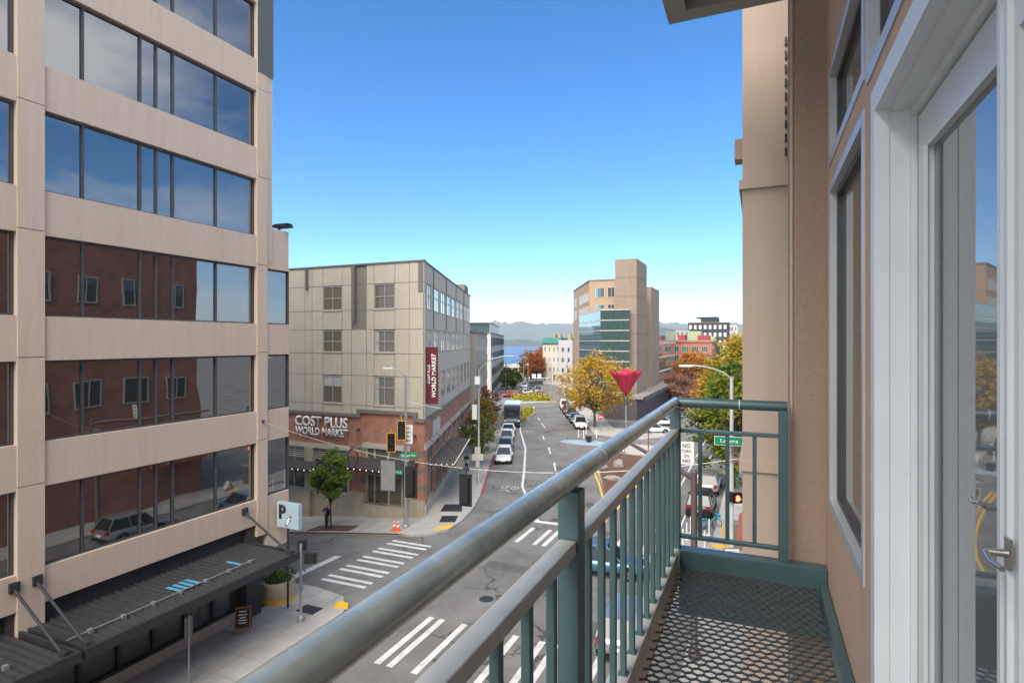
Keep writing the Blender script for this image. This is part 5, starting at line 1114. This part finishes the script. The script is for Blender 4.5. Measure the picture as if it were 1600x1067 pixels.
# span wires (with what hangs from them)
wA = PX(411, 658, XF+.06); wB = Vector((-.15, 21.2, 8.6))
def span(a, b, sag, t): p = a.lerp(b, t); p.z -= sag*4*t*(1-t); return p
w1 = empty('span_wire', wA, 'signal span wire from the office wall across the near street', 'wire')
MB().path([span(wA,wB,1.3,k/24) for k in range(25)], .012, 5).build('cable', 'grey', w1); MB().box(wA.x-.07, wA.x+.05, wA.y-.06, wA.y+.06, wA.z-.06, wA.z+.06).build('wall_anchor', 'dark', w1)
for k in range(9): p = span(wA,wB,1.3,.1+k*.07); MB().lathe([(.03,p.z-.04),(.03,p.z+.04)], p.x, p.y, 6).build('cable_clip', 'grey', w1)
def at_px(px):
    best = min(range(401), key=lambda i: abs(800+FPX*((lambda p: (cY*p.x+sY*p.y)/(-sY*p.x+cY*p.y))(span(wA,wB,1.3,i/400)))-px)); return span(wA,wB,1.3,best/400)
for px, lb in ((643, 'black signal seen from behind beside the lamp post'), (729, 'black signal seen from behind over the side pavement')):
    p = at_px(px); e = empty('traffic_signal', p, lb, 'traffic signal', 'signals hanging on the wire'); signal(e, p-Vector((0,0,.85)), pi+.1); MB().tube(p, p-Vector((0,0,.3)), .025, n=6).box(p.x-.12,p.x+.12,p.y-.05,p.y+.05,p.z-.06,p.z+.04).build('hanger', 'dark', e)
p = at_px(606); e = empty('hanging_sign', p, 'blank grey back of a sign hanging on the wire', 'sign'); plate('sign_plate', 'steelgrey', p-Vector((0,0,.78)), .12, .66, 1.25, e); MB().tube(p, p-Vector((0,0,.16)), .02, n=6).build('hanger', 'grey', e)
p = at_px(551); e = empty('cable_coil', p, 'dark coil of spare cable on the span wire', 'cable')
MB().path([p+Vector((.22*cos(2*pi*i/18)*cY-.0, .22*cos(2*pi*i/18)*sY, -.36+.4*sin(2*pi*i/18))) for i in range(19)], .03, 6).build('coil', 'black', e)
a_ = PD(548, 706, 34); b_ = b0+Vector((0,0,zz(640,d0)-b0.z))
w2 = empty('span_wire', a_, 'signal span wire tied to the retail corner lamp post', 'wire')
far = span(wA,wB,1.3,0); MB().path([span(at_px(551),b_,.25,k/12) for k in range(13)], .012, 5).build('cable', 'grey', w2)
for px, py, lb in ((611,691,'lower left traffic signal with yellow edged backplate'), (627,672,'upper right traffic signal with yellow edged backplate')):
    p = PD(px, py, 37.5); e = empty('traffic_signal', p, lb, 'traffic signal', 'yellow edged signals by the lamp post'); signal(e, p, radians(22), True, True); MB().tube(p+Vector((0,0,.6)), p+Vector((0,0,.95)), .025, n=6).build('hanger', 'yellow', e)
MB().path([b_+Vector((0,0,.6)), b_+Vector((2.2,1.0,.1)), R1(5,0,6.2)], .012, 5).build('cable', 'grey', w2)
# second lamp post along the side pavement
b2 = R1(9.5,3.1,KH); q2 = empty('lamp_post', b2, 'tall thin lamp post with a box on the side pavement', 'lamp post')
z2 = zz(577, 50); MB().lathe([(.18,KH),(.18,KH+.15),(.11,KH+.25),(.08,z2)], b2.x, b2.y, 12).build('pole', 'grey', q2, smooth=True)
MB().path([b2+Vector((0,0,z2-.2)), b2+rv*1.0+Vector((0,0,z2+.75)), b2+rv*2.2+Vector((0,0,z2+1.05)), b2+rv*3.0+Vector((0,0,z2+1.05))], .04, 8).build('arm', 'grey', q2)
MB().obox(b2+rv*2.7+Vector((0,0,z2+1.0)), rv*.6, Vector((-sY*.25,cY*.25,0)), Vector((0,0,.1))).build('lantern', 'grey', q2)
MB().box(b2.x-.25,b2.x+.2,b2.y-.3,b2.y-.1,z2-1.3,z2-.6).build('equipment_box', 'signw', q2); MB().box(b2.x-.5,b2.x-.1,b2.y-.3,b2.y-.1,zz(655,50),zz(632,50)).build('equipment_box', 'signw', q2)
for w_, z0, z1 in ((.5,2.6,3.2), (1.0,2.0,2.6), (.3,1.4,2.0)): MB().obox(b2-rv*(w_/2+.1)+Vector((sY*.15,-cY*.15,z0)), rv*w_, Vector((sY*.02,-cY*.02,0)), Vector((0,0,z1-z0-.02))).build('sign_back', 'cream', q2)
# traffic cones
for px, py, lb in ((616,831,'left taller orange traffic cone by the lamp post'), (622,832,'right orange traffic cone by the lamp post')):
    c = G(px, py); z = c.z+KH; e = empty('traffic_cone', (c.x,c.y,z), lb, 'traffic cone', 'traffic cones'); MB().box(c.x-.18,c.x+.18,c.y-.18,c.y+.18,z,z+.04).lathe([(.13,z+.04),(.095,z+.3)], c.x, c.y, 14).lathe([(.075,z+.42),(.05,z+.56)], c.x, c.y, 14).lathe([(.035,z+.66),(.022,z+.74)], c.x, c.y, 14).build('cone', 'orange', e)
    MB().lathe([(.096,z+.3),(.0755,z+.42)], c.x, c.y, 14).lathe([(.0505,z+.56),(.0355,z+.66)], c.x, c.y, 14).build('white_band', 'signw', e)
# near corner: signal post, planter, boards
b3 = G(470, 974); b3.z += KH; q3 = empty('pedestrian_signal_post', b3, 'slim grey post with pedestrian signals on the office corner', 'signal post')
z3 = zz(846, 25.7); MB().lathe([(.16,KH),(.16,KH+.2),(.06,KH+.3),(.055,z3)], b3.x, b3.y, 12).build('pole', 'grey', q3, smooth=True)
for px0, px1, py0, py1, dy in ((461,475,846,860,.12), (478,496,864,879,-.1)):
    a, b = PD(px0, py0, 25.6), PD(px1, py1, 25.6); MB().obox(Vector((a.x,a.y+dy,b.z)), Vector((b.x-a.x,b.y-a.y,0)), Vector((-sY*.22,cY*.22,0)), Vector((0,0,a.z-b.z))).build('signal_box', 'black', q3)
    MB().obox(Vector((a.x+.06,a.y+dy-.02,b.z+.05)), Vector((b.x-a.x,b.y-a.y,0))*.8, Vector((sY*.02,-cY*.02,0)), Vector((0,0,(a.z-b.z)*.8))).build('lens', 'signb', q3)
MB().box(b3.x+.02,b3.x+.14,b3.y-.1,b3.y+.02,1.5,1.75).build('push_button', 'grey', q3)
c = G(434, 938); c.z += KH; zp = KH; R_ = .80
pt = empty('planter', c, 'round concrete planter with yellow base and metal hoop', 'planter')
MB().lathe([(R_*.98,zp+.22),(R_*1.0,zp+.9),(R_*.96,zp+.95),(R_*.86,zp+.95),(R_*.84,zp+.8)], c.x, c.y, 28).build('tub', 'conc', pt, smooth=True); MB().lathe([(R_*.99,zp),(R_*.99,zp+.22)], c.x, c.y, 28).build('yellow_base', 'yellow', pt)
mb = MB().path([Vector((c.x+R_*.9*cos(2*pi*i/24), c.y+R_*.9*sin(2*pi*i/24), zp+1.22)) for i in range(25)], .03, 8)
for k in range(5): mb.tube((c.x+R_*.9*cos(k*1.2566), c.y+R_*.9*sin(k*1.2566), zp+.9), (c.x+R_*.9*cos(k*1.2566), c.y+R_*.9*sin(k*1.2566), zp+1.22), .025, n=6)
mb.build('hoop_rail', 'black', pt)
shrub('planter_shrub', 'dark green leafy shrub growing in the concrete planter', [c+Vector((-.35,0,.8)), c+Vector((.35,0,.8))], .55, [DKG,GRN,(.07,.15,.03)], 900, .07, 9, rad=.6)
yk = tag(MB().box(c.x-1.6,c.x-.6,c.y-1.5,c.y-1.2,KH,KH+.14).build('yellow_kerb_block', 'yellow', origin=(c.x-1.1,c.y-1.35,KH)), 'yellow painted kerb block beside the concrete planter', 'kerb')
def board(name, label, c, rz, w_, h_, frame, face, lines=None, cat='sandwich board', facem='signb', tm='signw', splay=.28):
    e = empty(name, c, label, cat, rz=rz)
    for s in (1, -1):
        o = Vector((-w_/2, -splay*s, 0)); up = Vector((0, splay*.9*s, h_)); 
        m_ = MB().obox(o, Vector((.04,0,0)), Vector((0,.025*s,0)), up).obox(o+Vector((w_-.04,0,0)), Vector((.04,0,0)), Vector((0,.025*s,0)), up).obox(o+up*.95+Vector((.04,0,0)), Vector((w_-.08,0,0)), Vector((0,.025*s,0)), up*.05).obox(o+up*.18+Vector((.04,0,0)), Vector((w_-.08,0,0)), Vector((0,.025*s,0)), up*.05)
        f_ = bpy.data.objects.new('frame', m_.mesh('frame')); C.objects.link(f_); f_.parent = e; f_.data.materials.append(M[frame])
        p_ = bpy.data.objects.new('panel', MB().obox(o+up*.23+Vector((.04,.006*s,0)), Vector((w_-.08,0,0)), Vector((0,.012*s,0)), up*.72).mesh('panel')); C.objects.link(p_); p_.parent = e; p_.data.materials.append(M[facem])
        if s == 1:
            for i, (ww, zz_) in enumerate(lines or ()): 
                q = bpy.data.objects.new('chalk_line', MB().obox(o+up*zz_+Vector((w_/2-ww/2,-.004,0)), Vector((ww,0,0)), Vector((0,.008,0)), up*.035).mesh('chalk_line')); C.objects.link(q); q.parent = e; q.data.materials.append(M[tm])
    return e
c = G(380, 990); c.z += KH; board('sandwich_board', 'wooden chalkboard stand on the pavement below the office windows', c, radians(38), .62, 1.05, 'wood', 'signb', [(.3,.82),(.36,.7),(.26,.6),(.34,.5),(.3,.4)])
c = G(970, 708); board('sandwich_board', 'black stand with white poster beyond the mulch island', c, radians(10), .8, 1.3, 'black', 'signw', [(.5,.8),(.5,.6),(.4,.45)], facem='signw', tm='steelgrey')
c = G(1143, 880); c.z += KH; board('sandwich_board', 'white notice board lying beside the yellow corner plate', c, radians(20), .85, .75, 'grey', 'signw', [(.6,.8),(.5,.66),(.62,.54),(.7,.3)], facem='signw', tm='steelgrey', splay=.45)
c = G(295, 1075); c.z += KH; e = empty('sign_post', c, 'thin grey sign post in front of the shop windows', 'sign post'); MB().tube(c, c+Vector((0,0,2.5)), .03, n=8).build('pole', 'grey', e); MB().obox(c+Vector((-.02,-.16,1.75)), Vector((.012,0,0)), Vector((0,.32,0)), Vector((0,0,.7))).build('sign_plate', 'steelgrey', e)
# right side: lamp post with name plate, mast arm with the no turn sign
b4 = Vector((-1.55,37,KH)); q4 = empty('lamp_post', b4, 'white lamp post with curved arm and green name plate by the right pavement', 'lamp post')
pgrey = mat('pale_grey_post', (.5,.5,.49), .5, .1, var=.1); z4 = zz(589, 34.6)
MB().lathe([(.2,KH),(.2,KH+.15),(.13,KH+.25),(.10,z4)], b4.x, b4.y, 14).build('pole', pgrey, q4, smooth=True)
ap = [PD(px, py, 34.6) for px, py in ((1144,592),(1131,582),(1115,576),(1098,572),(1082,571))]; MB().path(ap, .05, 8).build('arm', pgrey, q4)
h = ap[-1]; MB().obox(h-rv*.75-Vector((0,0,.06)), rv*.9, Vector((-sY*.3,cY*.3,0)), Vector((0,0,.11))).build('lantern', 'signw', q4)
c = PD(1139.5, 688.5, 34.2); pl_ = plate('street_name_plate', 'green', c, .12, 1.62, .48, q4); plate('plate_edge', 'signw', c+Vector((0,.006,0)), .12, 1.68, .54, q4, th=.015); sign_text(pl_, [('Lenora', .98, .24, 0)], 'signw', c, .12, 1, 1)
c = PD(1153, 778, 34.4); ph = MB().obox(c-rv*.3-Vector((0,0,.3)), rv*.6, Vector((-sY*.25,cY*.25,0)), Vector((0,0,.62))).build('pedestrian_signal', 'black', q4)
hm = MB().obox(c-rv*.11+Vector((sY*.02,-cY*.02,-.16)), rv*.2, Vector((sY*.01,-cY*.01,0)), Vector((0,0,.18)))
for k in range(4): hm.obox(c+rv*(-.11+k*.055)+Vector((sY*.02,-cY*.02,.03)), rv*.035, Vector((sY*.01,-cY*.01,0)), Vector((0,0,.12+(.03 if k in (1,2) else 0))))
hm.obox(c+rv*.1+Vector((sY*.02,-cY*.02,-.08)), rv*.06, Vector((sY*.01,-cY*.01,0)), Vector((0,0,.1))); hm.build('hand_symbol', 'signalred', ph)
MB().box(b4.x-.16,b4.x+.06,b4.y-.25,b4.y-.1,2.9,3.5).build('push_button', 'black', q4)
for k, (z, r_) in enumerate(((5.6,.35), (6.0,.3), (5.2,.3))): shrub('flower_basket', ('pink flowers hanging on the white lamp post','upper pink flowers on the white lamp post','lower trailing flowers on the white lamp post')[k], [Vector((b4.x+.1,b4.y-.15,z)), Vector((b4.x+.2,b4.y-.15,z+.2))], .3, [(.3,.06,.08),(.4,.3,.28),(.12,.12,.09)], 110, .06, 60+k, 'flowers', 'flowers on the lamp post', r_)
ct = G(1138, 862); ct.z = KH; e = empty('utility_cabinet', ct, 'grey metal utility cabinet beside the white lamp post', 'cabinet'); MB().box(ct.x+.3,ct.x+.85,ct.y+.2,ct.y+.7,KH,KH+1.5).build('body', 'steelgrey', e); MB().box(ct.x+.28,ct.x+.87,ct.y+.18,ct.y+.72,KH+1.5,KH+1.6).build('lid', 'grey', e)
b5 = Vector((-2.35,23.4,KH)); q5 = empty('mast_arm_pole', b5, 'brown mast arm pole carrying the no turn on red sign', 'signal pole')
MB().lathe([(.22,KH),(.22,KH+.3),(.14,KH+.4),(.12,7.4)], b5.x, b5.y, 14).build('pole', 'purple', q5, smooth=True); MB().lathe([(.13,7.4),(.05,7.5)], b5.x, b5.y, 14).build('cap', 'purple', q5)
MB().tube(Vector((b5.x,b5.y,7.15)), Vector((-6.6,28.6,7.75)), .11, .07, 12).build('mast_arm', 'purple', q5, smooth=True)
c = PD(1072.5, 707, 24.6); pl_ = plate('no_turn_plate', 'signw', c, radians(15), .63, .96, q5); sign_text(pl_, [('NO',.32,.17,.31),('TURN',.38,.13,.08),('ON',.22,.13,-.12),('RED',.32,.13,-.33)], 'signb', c, radians(15), 1, 1)
MB().tube(c+Vector((.0,.05,-.5)), Vector((b5.x-.35,b5.y+.4,7.22)), .03, n=6).build('bracket', 'grey', q5)
# flexible posts and bicycle
for k, (px, py) in enumerate(((1067,853),(1073,842),(1079,832),(1101,856),(1108,836))):
    c = G(px, py); tag(MB().lathe([(.10,.01),(.10,.05),(.045,.06),(.045,1.05),(.02,1.08)], c.x, c.y, 10).build('flexible_post', 'signw', origin=(c.x,c.y,.01)), ('nearest white flexible post on the left of the bike lane','second white flexible post on the left of the bike lane','farthest white flexible post on the left of the bike lane','nearest white flexible post by the kerb','white flexible post in front of the bicycle')[k], 'bollard', 'white flexible posts')
for k, (px, py) in enumerate(((904,683),(912,684),(916,677),(932,683),(1006,677),(1022,677))):
    c = G(px, py); tag(MB().lathe([(.10,.01),(.10,.06),(.05,.07),(.05,1.0),(.02,1.03)], c.x, c.y, 8).build('flexible_post', 'signw', origin=(c.x,c.y,.01)), ('leftmost white post at the blue painted bulb','second white post at the blue painted bulb','farther white post behind the blue painted bulb','right white post by the blue painted bulb','left white post in front of the angled cars','right white post in front of the angled cars')[k], 'bollard', 'white flexible posts')
c = G(1129, 857); c.z = KH; tag(MB().lathe([(.06,KH),(.06,KH+1.25),(.02,KH+1.3)], c.x, c.y, 10).box(c.x-.6,c.x+.4,c.y-.2,c.y-.02,KH,KH+.12).build('yellow_bollard', 'yellow', origin=(c.x,c.y,KH)), 'yellow post on a yellow foot by the pavement corner', 'bollard')
c = G(1108, 826); bk = empty('bicycle', (c.x,c.y,.0), 'teal bicycle parked between the posts and the black car', 'bicycle', rz=radians(25))
def bpart(name, m, mb): o = bpy.data.objects.new(name, mb.mesh(name)); C.objects.link(o); o.parent = bk; o.data.materials.append(M[m] if isinstance(m, str) else m)
for sx in (-.52, .52):
    mb = MB().path([Vector((sx+.33*cos(2*pi*i/20), 0, .34+.33*sin(2*pi*i/20))) for i in range(21)], .022, 6)
    for q in range(6): mb.tube((sx,0,.34), (sx+.32*cos(q*pi/3),0,.34+.32*sin(q*pi/3)), .005, n=4)
    bpart('wheel', 'black', mb)
tl_ = mat('bike_teal', (.02,.28,.36), .35, var=.05)
bpart('frame', tl_, MB().path([Vector((-.52,0,.34)),Vector((-.05,0,.32)),Vector((.38,0,.82)),Vector((.52,0,.34))], .03, 8).path([Vector((-.52,0,.34)),Vector((-.18,0,.78)),Vector((-.05,0,.32))], .026, 8).box(-.75,-.3,-.1,.1,.68,.72).tube((.5,-.2,.7),(.5,.2,.7),.02)); bpart('saddle', 'black', MB().box(-.32,-.06,-.08,.08,.93,.99).tube((-.18,0,.75),(-.19,0,.94),.02)); bpart('handlebar', 'black', MB().tube((.36,-.3,1.02),(.36,.3,1.02),.02).tube((.37,0,.8),(.36,0,1.02),.02)); bpart('basket', tl_, MB().box(.42,.7,-.18,.18,.78,1.0))
# red flower sculpture
fc = PD(978, 690, 73); fc.z = KH; fl = empty('flower_sculpture', fc, 'red mesh tulip sculpture on a tall pole', 'sculpture')
zb_, zt_ = zz(618,73), zz(577,73)
MB().tube(fc, (fc.x,fc.y,zb_), .09, .06, n=10).build('stem', 'grey', fl)
for k in range(7):
    a0 = 2*pi*k/7; mb = MB(); vs = []; fs = []; nu, nv = 5, 6
    for j in range(nv+1):
        v = j/nv; r = .12+1.85*v**.95
        for i in range(nu+1):
            u = i/nu-.5; a = a0+u*1.05; rr = r*(1+.16*cos(u*pi*2)*v); z = zb_+(zt_-zb_)*v*(1-.16*(2*u)**2*v)-(.25*v*v if k % 2 else 0)
            vs.append((fc.x+rr*cos(a), fc.y+rr*sin(a), z))
    for j in range(nv):
        for i in range(nu): q = j*(nu+1)+i; fs.append((q,q+1,q+nu+2,q+nu+1))
    o = mb.add(vs, fs).build('petal', 'redmesh', fl, smooth=True); sd = o.modifiers.new('s', 'SOLIDIFY'); sd.thickness = .03
for k in range(5): a = k*1.2566; MB().tube((fc.x+.05*cos(a),fc.y+.05*sin(a),zb_-1.2),(fc.x+.5*cos(a),fc.y+.5*sin(a),zb_+.5),.03,n=5).build('sepal_rod', 'dark', fl)
# no entry sign, far signals and poles
c = G(939, 676); e = empty('no_entry_sign', c, 'round red no entry sign under the golden tree', 'sign'); MB().tube(c, c+Vector((0,0,2.6)), .04, n=8).build('pole', 'grey', e)
MB().tube(c+Vector((0,-.05,2.2)), c+Vector((0,-.09,2.2)), .38, n=24).build('disc', mat('sign_red', (.55,.02,.03), .5, var=0), e); MB().box(c.x-.28,c.x+.28,c.y-.11,c.y-.092,2.14,2.27).build('bar', 'signw', e); MB().box(c.x-.6,c.x+.25,c.y-.06,c.y-.04,2.75,2.98).build('green_plate', 'green', e)
c = PD(861, 626, 118); c.z = 0; e = empty('far_signal_pole', c, 'grey signal mast over the far junction with white signs', 'signal pole'); z_ = zz(590,118)
MB().tube(c, c+Vector((0,0,zz(570,118))), .13, .1, 10).build('pole', 'grey', e); MB().tube(c+Vector((0,0,z_)), c-rv*4.6+Vector((0,0,z_)), .07, n=8).tube(c+Vector((0,0,z_)), c+rv*3+Vector((0,0,z_)), .06, n=8).build('mast_arm', 'grey', e)
MB().path([c+Vector((0,0,zz(570,118))), c-rv*.6+Vector((0,0,zz(567,118))), c-rv*1.2+Vector((0,0,zz(567,118)))], .05, 6).build('lamp_arm', 'grey', e)
for px in (834.5, 843): p = PD(px, 587, 117.8); MB().obox(p-rv*.4-Vector((0,0,.4)), rv*.72, Vector((sY*.03,-cY*.03,0)), Vector((0,0,.8))).build('white_sign', 'signw', e)
for px in (829.5, 866): p = PD(px, 589, 117.9); signal(e, p, YAW, False)
for k, (px, py0, py1, d, lb) in enumerate(((759,640,560,85,'thin grey pole before the white offices'), (768,625,566,120,'dark thin pole left of the far trees'), (790,625,565,140,'wooden utility pole by the dark green tree'), (818,610,568,150,'pale lamp pole at the street end'), (825,610,560,160,'thin pole before the golden brown tree'), (886,650,566,100,'grey lamp pole left of the golden tree'))):
    b = PD(px, py0, d); z0 = 0; zt2 = zz(py1, d); e = empty('street_pole', (b.x,b.y,0), lb, 'pole', 'poles down the street'); MB().tube((b.x,b.y,0),(b.x,b.y,zt2),.11,.07,8).build('pole', 'grey' if k != 2 else 'bark', e)
    if k in (0, 3, 5): q = Vector((b.x,b.y,zt2)); MB().path([q, q-rv*.5+Vector((0,0,.4)), q-rv*1.6+Vector((0,0,.5))], .05, 6).build('arm', 'grey', e)
    if k == 2: MB().obox((b.x-1.2,b.y-.05,zt2-.6), rv*2.4, Vector((0,.1,0)), Vector((0,0,.14))).build('crossarm', 'bark', e)
c = PD(831, 548, 220); c.z = 0; e = empty('utility_pole', c, 'tall pole with cross arm against the water', 'pole'); MB().tube(c, c+Vector((0,0,zz(546,220))), .16, .12, 8).build('pole', 'dark', e); MB().obox(c-rv*2.4+Vector((0,0,zz(548,220))), rv*4.8, Vector((0,.15,0)), Vector((0,0,.25))).build('crossarm', 'dark', e)
# wire across the far street
MB_ = MB().path([span(R1(10,3,zz(640,50)), R1(42,24,5.5), .8, k/16) for k in range(17)], .012, 5); tag(MB_.build('overhead_cable', 'black', origin=R1(10,3,7)), 'black cable sagging across the curving street', 'cable')
# red post and small things behind the island
c = G(1013, 706); tag(MB().lathe([(.06,0),(.06,2.4)], c.x, c.y, 8).build('red_post', mat('post_red', (.2,.03,.03), .6, var=0), origin=(c.x,c.y,0)), 'thin dark red post beyond the mulch island', 'post')
c = G(920, 690); tag(MB().lathe([(.3,.01),(.42,.7),(.36,.7)], c.x, c.y, 14).build('black_planter_pot', 'black', origin=(c.x,c.y,.01)), 'black pot standing on the blue painted bulb', 'pot')
# litter of leaves in the gutter
mb = MB(); rnd = random.Random(77)
for k in range(420):
    x = rnd.uniform(-33,-19.5); y = 30.35+(x+33)*.02+abs(rnd.gauss(0,.14))*-1+(.75 if x > -21 else 0)*0; s = rnd.uniform(.03,.06); z = gz(x,y)+.012; a = rnd.uniform(0,pi)
    y = (30.4+(x+60)*(31.2-30.4)/39.4)-.05-abs(rnd.gauss(0,.16)); mb.add([(x+s*cos(a+q*pi/2)*(1 if q % 2 else .6), y+s*sin(a+q*pi/2), z+.01*(q % 2)) for q in range(4)], [(0,1,2,3)])
tag(mb.build('fallen_leaves', mat('dry_leaf', (.35,.2,.07), .9, var=.4, vs=20)), 'dry leaves lying in the gutter by the retail pavement', 'leaves', kind='stuff')
# ---------------------------------------------------------------- the air
HZ = 420
hb = MB().box(-9500, 9500, -400, 9800, -27, HZ).build('haze', None); tag(hb, kind='stuff')
hm_ = bpy.data.materials.new('haze'); hm_.use_nodes = True; n_ = hm_.node_tree.nodes; n_.remove(n_['Principled BSDF'])
pv = n_.new('ShaderNodeVolumePrincipled'); pv.inputs['Color'].default_value = (.80,.90,1,1); pv.inputs['Density'].default_value = .00008; pv.inputs['Anisotropy'].default_value = 0
hm_.node_tree.links.new(pv.outputs[0], n_['Material Output'].inputs['Volume']); hb.data.materials.append(hm_)
